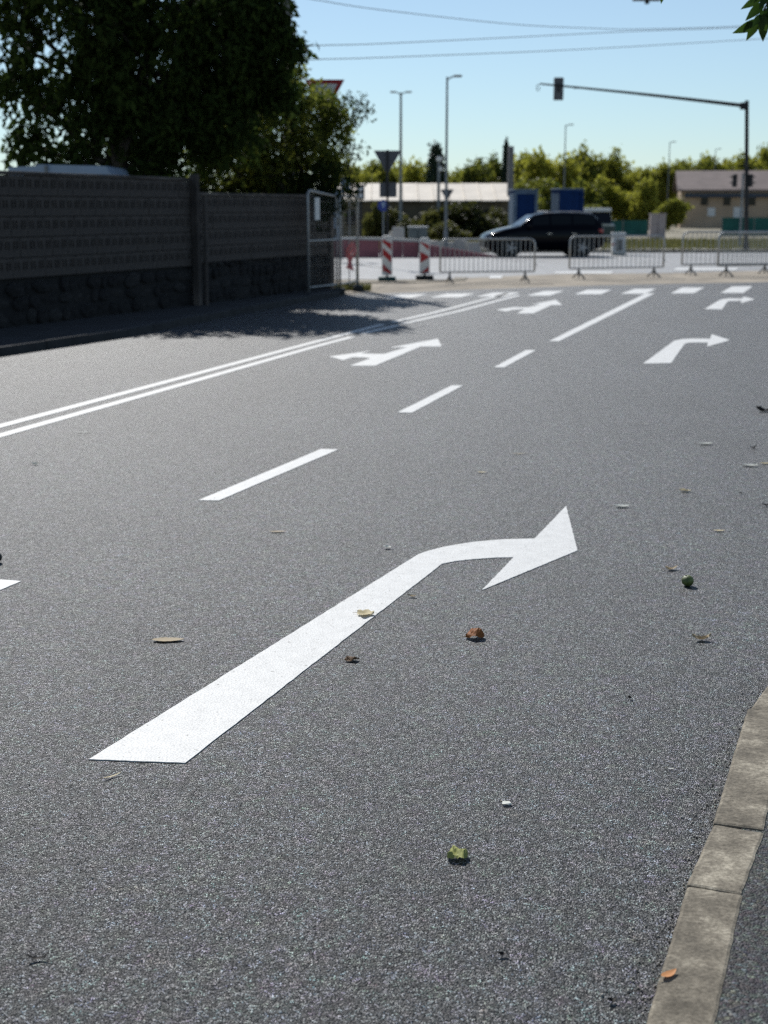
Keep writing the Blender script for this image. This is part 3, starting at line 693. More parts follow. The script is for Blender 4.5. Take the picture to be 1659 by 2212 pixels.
def tan_building():
    Y = 138.0; a = at(1472, 402, Y); x0 = a.x; ze = at(1500, 408, Y).z; zr = at(1500, 373, Y + 4.5).z
    root = empty('tan_building', (x0, Y, 0), math.radians(-9)); W = 16; D = 9
    m = MB().box((W / 2, D / 2, ze / 2), (W, D, ze))
    m.build('wall', MT['tanwall'], root)
    MB().prism([Vector((-.01, 0, ze)), Vector((-.01, D, ze)), Vector((-.01, D / 2, zr - .1))], (.25, 0, 0)).build('gable', MT['tanwall'], root)
    for s in (0, 1):
        y0 = -.5 if s == 0 else D + .5
        MB().prism([Vector((-.4, y0, ze - .25)), Vector((W + .4, y0, ze - .25)), Vector((W + .4, D / 2, zr)), Vector((-.4, D / 2, zr))], (0, 0, .18)).build('roof', MT['brownroof'], root)
    MB().box((W / 2 + 0.2, -.3, ze - .62), (W - .3, .5, .34)).build('awning', MT['fascia'], root)
    for x in (2.2, 4.3, 6.6):
        wd = MB().box((x, -.03, 2.48), (.66, .1, .72)).build('window', MT['glassdark'], root)
    MB().box((9.4, -.04, 1.7), (2.2, .12, 2.9)).build('door', MT['fascia'], root)
    MB().box((2.9, -.04, 1.5), (.7, .06, .8)).build('notice_board', MT['white'], root)
    MB().box((5.4, -.04, 1.4), (.9, .06, 1.1)).build('notice_board', MT['white'], root)
    tag(root, 'tan single-storey building with brown roof at the right edge', 'building')
tan_building()
def cabin(x0, x1, yt, Y, label, framed):
    a = at(x0, yt, Y); b = at(x1, yt, Y); W = b.x - a.x; H = a.z
    root = empty('blue_cabin', ((a.x + b.x) / 2, Y, 0), math.radians(14 if not framed else 6))
    MB().box((0, .55, H / 2), (W, 1.1, H - .02)).build('body', MT['cabin'], root)
    MB().box((-W / 2 - .012, .55, H / 2), (.02, 1.02, H * .9)).build('lit_side_panel', MT['cabinside'], root)  # left side painted paler to stand for the sun falling on it
    fr = MT['cabinside'] if framed else MT['cabin']
    for sx in (-1, 1): MB().box((sx * (W / 2 - .06), -.03, H / 2), (.14, .07, H - .05)).build('corner_post', fr, root)
    MB().box((0, -.03, H - .08), (W - .27, .06, .12)).build('rail', fr, root)
    MB().box((0, -.03, H * .47), (W - .27, .06, .12)).build('rail', fr, root)
    MB().box((0, .55, H + .03), (W + .08, 1.2, .08)).build('roof', MT['cabinside'], root, bevel=.02)
    tag(root, label, 'cabin', 'blue site cabins')
cabin(1110, 1162, 412, 66, 'blue cabin with a pale grey frame beside the concrete pillar', True)
cabin(1208, 1262, 410, 67, 'blue cabin standing behind the roof of the dark car', False)
# shed roof behind the wall
def backshed():
    a = at(20, 359, 26.6); b = at(245, 359, 26.6); W = b.x - a.x; H = a.z
    root = empty('garden_shed', ((a.x + b.x) / 2, 26.6, 0))
    MB().box((0, .9, H / 2 - .1), (W - .1, 1.8, H - .2)).build('wall', MT['paleblue'], root)
    MB().prism([Vector((-W / 2, -.1, H - .19)), Vector((W / 2, -.1, H - .19)), Vector((W / 2 - .12, -.1, H)), Vector((-W / 2 + .55, -.1, H + .03)), Vector((-W / 2 + .5, -.1, H)), Vector((-W / 2, -.1, H - .02))], (0, 2, 0)).build('roof', MT['paleblue'], root)
    MB().box((-.25, -.13, H - .08), (.05, .05, .18)).build('roof_seam', MT['polegrey'], root)
    tag(root, 'pale blue-grey shed roof showing just above the wall at the left', 'shed')
backshed()

# ------------------------------------------------------------------ low red wall, blocks, cabinets across the road
def red_wall():
    Y = 55.3; base = 0.0
    def X(px): return at(px, 556, Y).x
    root = empty('red_barrier_wall', (X(720), Y, 0)); ox = root.location.x
    xs = [X(690), X(760), X(820), X(870), X(905)]
    hs = [.66, .66, .64, .60, .57]
    for i in range(4):
        q = [Vector((xs[i] - ox + .01, 0, 0)), Vector((xs[i + 1] - ox - .01, 0, 0)), Vector((xs[i + 1] - ox - .01, 0, hs[i + 1])), Vector((xs[i] - ox + .01, 0, hs[i]))]
        MB().prism(q, (0, .3, 0)).build('wall_panel', MT['redwall'], root)
        q = [Vector((xs[i] - ox, -.04, hs[i])), Vector((xs[i + 1] - ox, -.04, hs[i + 1])), Vector((xs[i + 1] - ox, -.04, hs[i + 1] + .10)), Vector((xs[i] - ox, -.04, hs[i] + .10))]
        MB().prism(q, (0, .38, 0)).build('coping', MT['concrete'], root)
    xe = [X(905), X(940), X(985), X(1030), X(1075)]; he = [.52, .42, .30, .17, .05]
    for i in range(4):
        q = [Vector((xe[i] - ox + .01, 0, 0)), Vector((xe[i + 1] - ox - .01, 0, 0)), Vector((xe[i + 1] - ox - .01, 0, he[i + 1])), Vector((xe[i] - ox + .01, 0, he[i]))]
        MB().prism(q, (0, .3, 0)).build('wall_panel', MT['redwall'], root)
    MB().box((X(908) - ox, -.06, .36), (.09, .09, .72)).build('post', MT['poleblack'], root)
    tag(root, 'low dull red wall tapering down behind the striped beacon boards', 'wall')
red_wall()
def slabs():
    r = random.Random(8)
    for i, (x, w_, h, Y, lab) in enumerate([(862, .42, .95, 60, 'tall pale slab standing behind the left striped beacon'), (846, .25, .8, 60.5, 'narrow pale slab just above the left striped beacon'),
            (935, .5, .45, 60, 'pale stone block right of the second striped beacon'), (962, .7, .42, 61, 'pale stone block behind the left end of the nearest barrier'),
            (995, .6, .5, 61, 'pale stone block in front of the shed'), (1026, .5, .4, 60.5, 'pale stone block close to the front bumper of the car')]):
        p = at(x, 500, Y); bm = bmesh.new(); bmesh.ops.create_cube(bm, size=1)
        for v in bm.verts: v.co = Vector((v.co.x * w_, v.co.y * .4, (v.co.z + .5) * (h * 1.15))) + Vector((r.uniform(-.05, .05), 0, r.uniform(-.05, .03)))
        m = bpy.data.meshes.new('slab'); bm.to_mesh(m); bm.free()
        o = link('stone_block', m, MT['concrete'], bevel=.04); o.location = (p.x, Y, 0); o.rotation_euler.z = r.uniform(-.4, .4)
        tag(o, lab, 'stone', 'pale stone blocks')
    a = at(903, 492, 63); root = empty('container_box', (a.x, 63, 0)); H = a.z
    MB().box((0, .4, H / 2), (.82, .8, H)).build('body', M('grey_green_box', (.10, .125, .13), .7, .1, 3), root, bevel=.02)
    MB().box((0, .4, H + .03), (.9, .88, .06)).build('lid', MT['galv'], root)
    MB().box((0, -.012, H / 2), (.02, .02, H * .8)).build('door_gap', MT['black'], root)
    tag(root, 'grey-green box cabinet between the two striped beacon boards', 'cabinet')
slabs()
def cabinet(name, px, ybase, w_, h, mat, label, red=False):
    p = P(px, ybase); root = empty(name, (p.x, p.y, 0))
    MB().box((0, .15, .05), (w_ * 1.06, .38, .1)).build('plinth', MT['concrete'], root)
    MB().box((0, .15, .1 + (h - .1) / 2), (w_, .34, h - .1)).build('body', mat, root, bevel=.015)
    MB().box((0, .15, h + .02), (w_ * 1.08, .4, .05)).build('cap', mat, root, bevel=.01)
    MB().box((w_ * .05, -.03, .1 + (h - .1) * .4), (w_ * .55, .02, (h - .1) * .6)).build('door', MT['dull'], root)
    if red: MB().box((-w_ * .45, -.04, h * .5), (w_ * .25, .02, .07)).build('sticker', MT['red'], root)
    tag(root, label, 'cabinet')
cabinet('utility_cabinet', 1336, 551, .52, .85, MT['white'], 'white utility cabinet right behind the dark car', True)
def pinkcab():
    p = at(1421, 500, 88); root = empty('switch_cabinet', (p.x, 88, 0)); h = at(1421, 463, 88).z
    m = M('pink_grey_cabinet', (.40, .34, .33), .7, .1, 3)
    for sx in (-1, 1): MB().box((sx * .24, .2, h / 2), (.46, .4, h)).build('door', m, root, bevel=.02)
    MB().box((0, .2, h + .03), (1.02, .46, .06)).build('roof', m, root)
    tag(root, 'pink-grey double cabinet left of the tan building', 'cabinet')
pinkcab()
def teal_fence(x0, x1, Y, yt, label):
    a = at(x0, yt, Y); b = at(x1, yt, Y); H = a.z; root = empty('fabric_fence', (a.x, Y, 0)); L = b.x - a.x; n = max(2, int(L / 2.2))
    for i in range(n):
        MB().box((L * (i + .5) / n, 0, H / 2 + .05), (L / n - .07, .03, H - .1)).build('fabric_panel', MT['teal'], root)
    for i in range(n + 1): MB().tube([(L * i / n, 0.0, 0), (L * i / n, 0, H + .08)], .03, 6).build('post', MT['dull'], root)
    tag(root, label, 'fence', 'teal fabric fences')
teal_fence(1292, 1400, 92, 476, 'dark teal fabric fence behind the rear of the car')
teal_fence(1560, 1700, 92, 470, 'dark teal fabric fence in front of the tan building')
# rough dry grass on the far side
def grass(name, x0, x1, Y0, Y1, n, h, seed, label):
    r = np.random.default_rng(seed); v = []; f = []
    for i in range(n):
        Y = r.uniform(Y0, Y1); x = r.uniform(x0, x1) * Y / F_PX; a = r.uniform(0, 6.28); hh = h * r.uniform(.4, 1.2); wv = .03
        dx, dy = math.cos(a) * wv, math.sin(a) * wv; l = r.normal(0, .3 * hh, 2); b = len(v)
        v += [(x - dx, Y - dy, -.01), (x + dx, Y + dy, -.01), (x + l[0], Y + l[1], hh)]; f.append((b, b + 1, b + 2))
    m = bpy.data.meshes.new(name); m.from_pydata(v, [], f); o = link(name, m, MT['grass'])
    o['kind'] = 'stuff'; o['label'] = label; o['category'] = 'grass'
grass('dry_grass', 1290 - 830, 1760 - 830, 66, 84, 9000, .22, 31, 'dry yellow-green grass on the far side of the crossing road')
grass('rough_grass', -150, 300, 63, 82, 7000, .25, 32, 'rough grass in front of the cream-roofed shed')
grass('weeds', -110, -30, 32.6, 33.8, 900, .12, 33, 'dark weeds at the foot of the mesh fence panels')

# ------------------------------------------------------------------ poles, lamps, signs, mast
def lamp(px, ytop, Y, heads, label, r=.055, ybase=None):
    t = at(px, ytop, Y); root = empty('lamp_post', (t.x, Y, 0)); H = t.z
    MB().tube([(0, 0, 0), (0, 0, .9), (0, 0, .95), (0, 0, H)], [r * 1.5, r * 1.5, r, r * .65], 8).build('pole', MT['polegrey'], root)
    for s in heads:
        MB().tube([(0, 0, H - .12), (s * .15, 0, H - .02), (s * .3, 0, H + .02)], .03, 6).build('arm', MT['polegrey'], root)
        MB().box((s * .42, 0, H + .03), (.34, .2, .08)).build('luminaire', MT['dull'], root, bevel=.02)
    tag(root, label, 'lamp post', 'street lamps')
lamp(866, 200, 80, (-1, 1), 'double-headed lamp post behind the large sign back', .09)
lamp(966, 166, 59, (1,), 'tall single-headed lamp post left of the traffic signal', .06)
lamp(1222, 270, 110, (1,), 'single-headed lamp post above the middle of the tree belt')
lamp(1447, 307, 140, (1,), 'far single-headed lamp post left of the tan building roof')
lamp(1546, 322, 155, (1,), 'faint far lamp post above the brown roof')
lamp(1040, 342, 150, (-1, 1), 'faint far double-headed lamp post left of the concrete pillar', .09)
def post_box():
    t = at(948, 336, 84); root = empty('camera_post', (t.x, 84, 0))
    MB().tube([(0, 0, 0), (0, 0, t.z)], .085, 8).build('pole', MT['polegrey'], root)
    MB().box((.02, -.1, t.z - .2), (.32, .3, .22)).build('box', MT['white'], root, bevel=.02)
    MB().box((.1, -.1, t.z - .75), (.2, .2, .25)).build('box', MT['white'], root, bevel=.02)
    tag(root, 'pale grey post with small white boxes in front of the dark conifer', 'post')
post_box()
def pillar():
    t = at(1104, 316, 88); root = empty('concrete_pillar', (t.x, 88, 0)); H = t.z
    MB().prism([Vector((-.22, -.15, 0)), Vector((.22, -.15, 0)), Vector((.16, -.15, H)), Vector((-.16, -.15, H))], (0, .3, 0)).build('shaft', M('grey_concrete', (.17, .17, .175), .9, .12, 2), root, bevel=.02)
    MB().box((0, 0, .15), (.7, .6, .3)).build('footing', MT['concrete'], root)
    tag(root, 'thick grey concrete pillar at the right end of the cream-roofed shed', 'pillar')
pillar()
def util_pole():
    t = at(616, -260, 38.5); root = empty('utility_pole', (t.x, 38.5, 0)); H = t.z
    MB().tube([(0, 0, 0), (0, 0, H)], [.16, .10], 10).build('shaft', M('pole_concrete', (.22, .22, .22), .9, .12, 2), root)
    for i, y in enumerate((102, 133, -12)):
        z = at(616, y, 38.5).z
        MB().box((0, -.13, z), (.6, .06, .06)).build('crossarm', MT['dull'], root)
    tag(root, 'grey concrete utility pole at the right edge of the walnut crown', 'pole')
util_pole()
def wire(pts, label):
    Ys = [38.4 + (62 - 38.4) * (p[0] - 616) / (1760 - 616) for p in pts]
    q = [at(p[0], p[1], Y) for p, Y in zip(pts, Ys)]
    # smooth
    out = []
    for i in range(len(q) - 1):
        p0, p1, p2, p3 = q[max(i - 1, 0)], q[i], q[i + 1], q[min(i + 2, len(q) - 1)]
        for k in range(6):
            u = k / 6; out.append(0.5 * ((2 * p1) + (p2 - p0) * u + (2 * p0 - 5 * p1 + 4 * p2 - p3) * u * u + (3 * p1 - p0 - 3 * p2 + p3) * u ** 3))
    out.append(q[-1])
    tag(MB().tube(out, .012, 6).build('overhead_cable', MT['cable'], smooth=True), label, 'cable', 'overhead cables')
wire([(616, -12), (690, 1), (829, 22), (1104, 52), (1280, 61), (1380, 63), (1585, 57), (1760, 44)], 'uppermost overhead cable, sagging down from the top edge')
wire([(616, 102), (690, 98), (829, 94), (1180, 77), (1380, 67), (1585, 60), (1760, 50)], 'middle overhead cable, meeting the upper one towards the right')
wire([(616, 133), (690, 128), (829, 124), (1245, 107), (1659, 83), (1760, 76)], 'lowest of the three overhead cables')
def hung_lamp():
    Y = 46.0; c = at(1398, -2, Y); root = empty('hanging_lamp', c)
    MB().box((0, 0, 0.06), (.85, .4, .2)).build('housing', MT['signback'], root, bevel=.015)
    MB().box((0.0, 0, -.09), (.12, .12, .1)).build('sensor', MT['black'], root)
    MB().tube([(-14, 0, 1.3), (-5, 0, .72), (0, 0, .5), (5, 0, .72), (14, 0, 1.3)], .006, 6).build('span_wire', MT['cable'], root)
    MB().tube([(0, 0, .15), (0, 0, .5)], .015, 6).build('hanger', MT['dull'], root)
    tag(root, 'grey lamp housing just peeping in at the top edge', 'lamp')
hung_lamp()

def tri(w_, cx, cz, y):   # point-down triangle corners
    h = w_ * .866
    return [Vector((cx - w_ / 2, y, cz)), Vector((cx + w_ / 2, y, cz)), Vector((cx, y, cz - h))]
def give_way_back():
    Y = 45.0; t = at(837, 325, Y); root = empty('yield_sign', (t.x, Y, 0)); H = t.z
    MB().tube([(.0, .05, 0), (0, .05, H + .02)], .035, 8).build('pole', MT['poleblack'], root)
    MB().prism(tri(.86, 0, H, 0.09), (0, .015, 0)).build('panel', MT['signback'], root, bevel=.004)
    a = at(820, 394, Y); b = at(857, 426, Y)
    MB().box(((a.x + b.x) / 2 - t.x, .098, (a.z + b.z) / 2), (b.x - a.x, .015, a.z - b.z)).build('sub_plate', MT['signback'], root)
    tag(root, 'large dark back of a point-down triangle sign on a pole', 'sign')
give_way_back()
def small_back():
    Y = 60.5; t = at(966, 409, Y); root = empty('yield_sign', (t.x, Y, 0)); H = t.z
    MB().tube([(0, .05, 0), (0, .05, H + .02)], .03, 8).build('pole', MT['poleblack'], root)
    MB().prism(tri(.56, 0, H, 0.085), (0, .015, 0)).build('panel', MT['signback'], root, bevel=.004)
    tag(root, 'small dark point-down triangle sign in front of the cream roof', 'sign')
small_back()
def yield_front():
    Y = 33.0; t = at(701, 172, Y); root = empty('yield_sign', (t.x, Y, 0)); H = t.z
    MB().tube([(0, .05, 0), (0, .05, H - .03)], .03, 8).build('pole', MT['polegrey'], root)
    MB().prism(tri(.90, 0, H, -.012), (0, .012, 0)).build('border', MT['red'], root)
    MB().prism([Vector((p.x, -.018, p.z)) for p in tri(.58, 0, H - .092, 0)], (0, .005, 0)).build('face', MT['white'], root)
    tag(root, 'red-bordered point-down triangle sign half hidden by leaves beside the tree', 'sign')
yield_front()
def blue_sign():
    Y = 62.0; c = at(828, 444, Y); root = empty('round_sign', (c.x, Y, 0)); H = c.z
    MB().tube([(0, .04, 0), (0, .04, H + .2)], .035, 8).build('pole', MT['polegrey'], root)
    R = .25; n = 28
    MB().prism([Vector((R * math.cos(2 * math.pi * i / n), -.012, H + R * math.sin(2 * math.pi * i / n))) for i in range(n)], (0, .02, 0)).build('panel', MT['blue'], root)
    MB().prism([Vector((x * R, -.016, H + z * R)) for x, z in ((-.16, -.35), (.16, -.35), (.16, .15), (.5, .15), (0, .7), (-.5, .15), (-.16, .15))], (0, .004, 0)).build('arrow_symbol', MT['paleblue'], root)
    tag(root, 'small round blue sign above the left striped beacon', 'sign')
blue_sign()
def small_signal():
    Y = 64.0; c = at(779, 416, Y); root = empty('pedestrian_signal', (c.x, Y, 0)); H = c.z
    MB().tube([(0, .1, 0), (0, .1, H + .35)], .05, 8).build('pole', MT['poleblack'], root)
    MB().box((0, -.04, H + .02), (.34, .2, .66)).build('housing', MT['black'], root, bevel=.03)
    for dz in (.17, -.13):
        n = 16
        MB().prism([Vector((.10 * math.cos(2 * math.pi * i / n), -.16, H + dz + .10 * math.sin(2 * math.pi * i / n))) for i in range(n)], (0, .02, 0)).build('lens', MT['lamp'], root)
    tag(root, 'small black signal with two pale round lenses above the fence panels', 'traffic light')
small_signal()
def info_panels():
    for i, (x0, x1, yt, yb, Y, lab) in enumerate([(736, 757, 382, 416, 52, 'grey-blue square panel on a pole above the fence panels'), (717, 736, 410, 520, 50, 'tall pale blue banner panel right behind the wall end')]):
        a = at(x0, yt, Y); b = at(x1, yb, Y); root = empty('panel_board', ((a.x + b.x) / 2, Y, 0)); W = b.x - a.x
        MB().box((0, 0, (a.z + b.z) / 2), (W, .05, a.z - b.z)).build('board', MT['paleblue'], root, bevel=.01)
        for sx in (-.4, .4): MB().tube([(sx * W, .05, 0), (sx * W, .05, a.z - .05)], .025, 6).build('leg', MT['dull'], root)
        tag(root, lab, 'board')
info_panels()

def signal_mast():
    b = P(1611, 540); root = empty('signal_mast', (b.x, b.y, 0)); Y = b.y; o = root.location
    top = at(1613.5, 217, Y) - o; arm0 = at(1613, 229, Y) - o; e = at(1166, 181, Y) - o
    MB().tube([(0, 0, 0), (0, 0, .35), (0.0, 0, .36), top], [.13, .13, .10, .085], 10).build('pole', MT['poleblack'], root)
    mids = [arm0.lerp(e, k / 5) + Vector((0, 0, .03 * math.sin(math.pi * k / 5))) for k in range(6)]
    MB().tube(mids, [.085, .075, .065, .055, .045, .035], 8).build('mast_arm', MT['poleblack'], root)
    MB().box(arm0 + Vector((-.12, 0, 0)), (.3, .26, .3)).build('bracket', MT['poleblack'], root, bevel=.02)
    a = at(1197.5, 167, Y) - o; c = at(1217, 216, Y) - o; W = c.x - a.x; hc = (a + c) / 2
    h = MB().box(hc + Vector((0, .12, 0)), (W, .2, a.z - c.z)).build('signal_head', MT['signback'], root, bevel=.03)
    for k in range(3):
        zc = hc.z + (a.z - c.z) * (.33 - .33 * k); n = 12
        MB().prism([Vector((hc.x + .13 * math.cos(2 * math.pi * i / n), .23, zc + .13 * math.sin(2 * math.pi * i / n))) for i in range(n)], (0, .14, 0)).build('visor', MT['black'], h)
    MB().box((hc.x, -.02, hc.z + .04), (.08, .1, .34)).build('clamp', MT['poleblack'], root)
    pe = at(1163, 182, Y) - o
    MB().tube([pe + Vector((.07, 0, .0)), pe + Vector((-.02, 0, -.02)), pe + Vector((-.08, 0, -.1)), pe + Vector((-.05, 0, -.28)), pe + Vector((.06, 0, -.26)), pe + Vector((.05, 0, -.1))], .018, 6).build('cable_loop', MT['poleblack'], root)
    q = at(1243, 189, Y) - o
    MB().box(q, (.14, .12, .1)).build('junction_box', MT['poleblack'], root)
    for sx, xx in ((-1, 1587), (1, 1621)):
        cc = at(xx, 390, Y) - o
        hd = MB().box(cc, (.18, .26, .56)).build('side_signal', MT['poleblack'], root, bevel=.03)
        for dz in (.16, -.1):
            MB().box(cc + Vector((sx * .14, 0, dz)), (.14, .18, .05)).build('visor', MT['poleblack'], hd)
    MB().box((0, 0, .02), (.5, .5, .05)).build('base_plate', MT['dull'], root)
    tag(root, 'dark traffic signal mast with a long arm reaching left over the road', 'traffic light')
    p = P(1604, 536); root = empty('slim_post', (p.x, p.y + .6, 0)); H = at(1604, 376, p.y + .6).z
    MB().tube([(0, 0, 0), (0, 0, H)], .05, 8).build('pole', MT['polegrey'], root)
    MB().box((0, 0, H + .02), (.12, .12, .04)).build('cap', MT['dull'], root)
    tag(root, 'slim pale post close beside the signal mast', 'post')
signal_mast()

# ------------------------------------------------------------------ crowd barriers
def barrier_mesh():
    root = empty('crowd_barrier'); W, T, Bt = 2.42, 1.06, .26; r = .12
    fr = [(-W / 2, 0, Bt), (-W / 2, 0, T - r), (-W / 2 + r * .3, 0, T - r * .3), (-W / 2 + r, 0, T), (W / 2 - r, 0, T), (W / 2 - r * .3, 0, T - r * .3), (W / 2, 0, T - r), (W / 2, 0, Bt)]
    MB().tube(fr, .024, 8).build('frame', MT['galv'], root, smooth=True)
    MB().tube([(-W / 2, 0, Bt), (W / 2, 0, Bt)], .019, 6).build('bottom_rail', MT['galv'], root)
    n = 20
    bar = MB().tube([(0, 0, Bt), (0, 0, T)], .009, 5).mesh('bar'); bar.materials.append(MT['galv'])
    for i in range(1, n):
        o = bpy.data.objects.new('bar', bar); COL.objects.link(o); o.parent = root; o.location.x = -W / 2 + W * i / n
    for sx in (-1, 1):
        x = sx * (W / 2 - .24)
        MB().tube([(x, -.34, .012), (x, -.06, .14), (x, 0, .26), (x, .06, .14), (x, .34, .012)], .02, 6).build('foot', MT['dull'], root, smooth=True)
        MB().tube([(x, 0, .02), (x, 0, .27)], .02, 6).build('leg', MT['dull'], root)
    for z in (.45, .85): MB().tube([(W / 2, 0, z), (W / 2 + .05, 0, z), (W / 2 + .05, 0, z - .06)], .01, 5).build('hook', MT['galv'], root)
    return root
bar0 = barrier_mesh()
bl = [((970, 611), (1135, 609), 'metal crowd barrier in front of the dark car bonnet'), ((1250, 602), (1412, 599), 'metal crowd barrier in front of the car rear and white cabinet'),
      ((1487, 594), (1656, 592), 'metal crowd barrier left of the signal mast, partly doubled by another'), ((1560, 597), (1728, 594), 'metal crowd barrier running out of the picture at the right edge')]
for i, (a, b, lab) in enumerate(bl):
    o = bar0 if i == 0 else copy_tree(bar0); pa, pb = P(*a), P(*b); d = pb - pa
    o.scale = ((1.03, 1, 1.02), (1.18, 1, 1.05), (1.18, 1, 1.12), (1.18, 1, 1.12))[i]
    o.location = (pa + pb) / 2; o.rotation_euler.z = math.atan2(d.y, d.x); tag(o, lab, 'barrier', 'metal crowd barriers')

# ------------------------------------------------------------------ striped beacon boards
def beacon(px, yb, yt, wpx, chevron, label):
    p = P(px, yb); Y = p.y; root = empty('beacon_board', (p.x, Y, 0)); S = F_PX / Y / CP * .985
    W = wpx / S; H = at(px, yt, Y).z; z0 = .14
    pan = MB().box((0, 0, (z0 + H) / 2), (W * 1.12, .05, H - z0)).build('panel', MT['white'], root, bevel=.02)
    MB().tube([(-W * .5, 0.01, H - .02), (-W * .35, .01, H + .04), (W * .35, .01, H + .04), (W * .5, .01, H - .02)], .03, 6).build('handle', MT['white'], root)
    w2 = W * .46; hh = H - z0; y = -.029
    def para(zl, zr, th):
        q = [(-w2, zl), (w2, zr), (w2, zr - th), (-w2, zl - th)]
        lo, hi = z0 + .02, H - .03
        q = [Vector((x, y, min(hi, max(lo, z)))) for x, z in q]
        MB().prism(q, (0, .003, 0)).build('stripe', MT['red'], root)
    s = W * .95; t = hh * .19
    if not chevron:
        for zc in (H - .03, H - hh * .37, H - hh * .80): para(zc + s * .45, zc - s * .45, t)
    else:
        para(H + s * .3, H - s * .55, t * .8)
        zc = H - hh * .50
        MB().prism([Vector((-w2, y, zc + hh * .17)), Vector((w2, y, zc + .02)), Vector((w2, y, zc - .02)), Vector((-w2, y, zc - hh * .17))], (0, .003, 0)).build('stripe', MT['red'], root)
        para(z0 - s * .1, z0 + s * .85, t * .9)
    MB().box((0, 0, .05), (W * 1.9, .5, .1)).build('foot', MT['greenrub'] if not chevron else MT['black'], root, bevel=.02)
    MB().box((0, 0, .12), (.06, .05, .08)).build('stub', MT['black'], root)
    tag(root, label, 'beacon', 'striped beacon boards')
beacon(836, 606, 514, 20, False, 'left red-and-white beacon board with slanting stripes and green foot')
beacon(917, 603, 519, 20, True, 'right red-and-white beacon board with chevron stripes')

# ------------------------------------------------------------------ mesh fence panels at the wall end
def fence_panel(a, b, top_a, top_b, label, mesh_r=.004, plate=False):
    root = empty('fence_panel', a); d = b - a; L = Vector((d.x, d.y, 0)).length; t = Vector((d.x, d.y, 0)) / L
    def q(s, z): return Vector((t.x * s, t.y * s, z))
    def H(s): return top_a + (top_b - top_a) * s / L
    lean = Vector((.0, 0, 0))
    MB().tube([q(0, .02), q(0, H(0) - .1), q(.03, H(0) - .03), q(.1, H(0)), q(L - .1, H(L)), q(L - .03, H(L) - .03), q(L, H(L) - .1), q(L, .02)], .026, 8).build('frame', MT['galv'], root, smooth=True)
    MB().tube([q(0, .22), q(L, .22)], .017, 6).build('rail', MT['galv'], root); MB().tube([q(0, 1.18), q(L, 1.18)], .017, 6).build('rail', MT['galv'], root)
    m = MB(); n = int(L / .09)
    for i in range(1, n): m.tube([q(L * i / n, .22), q(L * i / n, H(L * i / n) - .02)], .0018, 3, cap=False)
    for k in range(1, 9): m.tube([q(0, .22 + k * .22), q(L, .22 + k * .22)], .0018, 3, cap=False)
    mm = m.build('wire_mesh', MT['galv'], root); mm['kind'] = 'stuff'
    for s in (0, L): MB().box(q(s, .06) , (.22, .5, .12)).build('foot', MT['black'], root, bevel=.02)
    if plate:
        c = q(L * .32, 1.83) + Vector((0, -.04, 0)); MB().box(c, (.22, .02, .46), Matrix.Rotation(math.atan2(t.y, t.x), 3, 'Z')).build('plate', MT['white'], root)
    tag(root, label, 'fence', 'mesh fence panels')
A0, A1 = P(667, 644), P(728, 636)
fence_panel(A0, A1, 2.2, 2.1, 'mesh fence panel leaning at the end of the wall, with a small plate', plate=True)
fence_panel(A1 + Vector((.06, .2, 0)), P(773, 628), 2.1, 2.1, 'second mesh fence panel, further right beside the hanging ribbon')
def ribbon():
    p = P(772, 626); root = empty('marker_stake', (p.x - .02, p.y, 0)); 
    MB().tube([(0, 0, 0), (0, 0, 1.25)], .012, 6).build('stake', MT['dull'], root)
    MB().tube([(-.17, .1, 0), (-.17, .1, .95)], .012, 6).build('stake', MT['dull'], root)
    m = MB(); r = random.Random(3); pr = M('red_white_tape', (.62, .16, .17), .6, .35, 9)
    for s in range(3):
        n0 = len(m.v); x = -.03 - s * .05
        for k in range(9):
            z = 1.05 - k * .075 + s * .02; xx = x + .05 * math.sin(k * .9 + s) - .012 * k; yy = .03 * math.cos(k * 1.1 + s) - .02
            m.v += [(xx - .035, yy, z), (xx + .035, yy + .02, z - .012)]
        for k in range(8): a = n0 + 2 * k; m.f.append((a, a + 1, a + 3, a + 2))
    m.build('ribbon', pr, root, smooth=True)
    MB().tube([(0, 0, .62), (.25, .5, .52), (.75, 4.3, .30)], .006, 5).build('cord', MT['dull'], root)
    tag(root, 'red and white plastic ribbon tied to thin stakes beside the fence panels', 'ribbon')
ribbon()

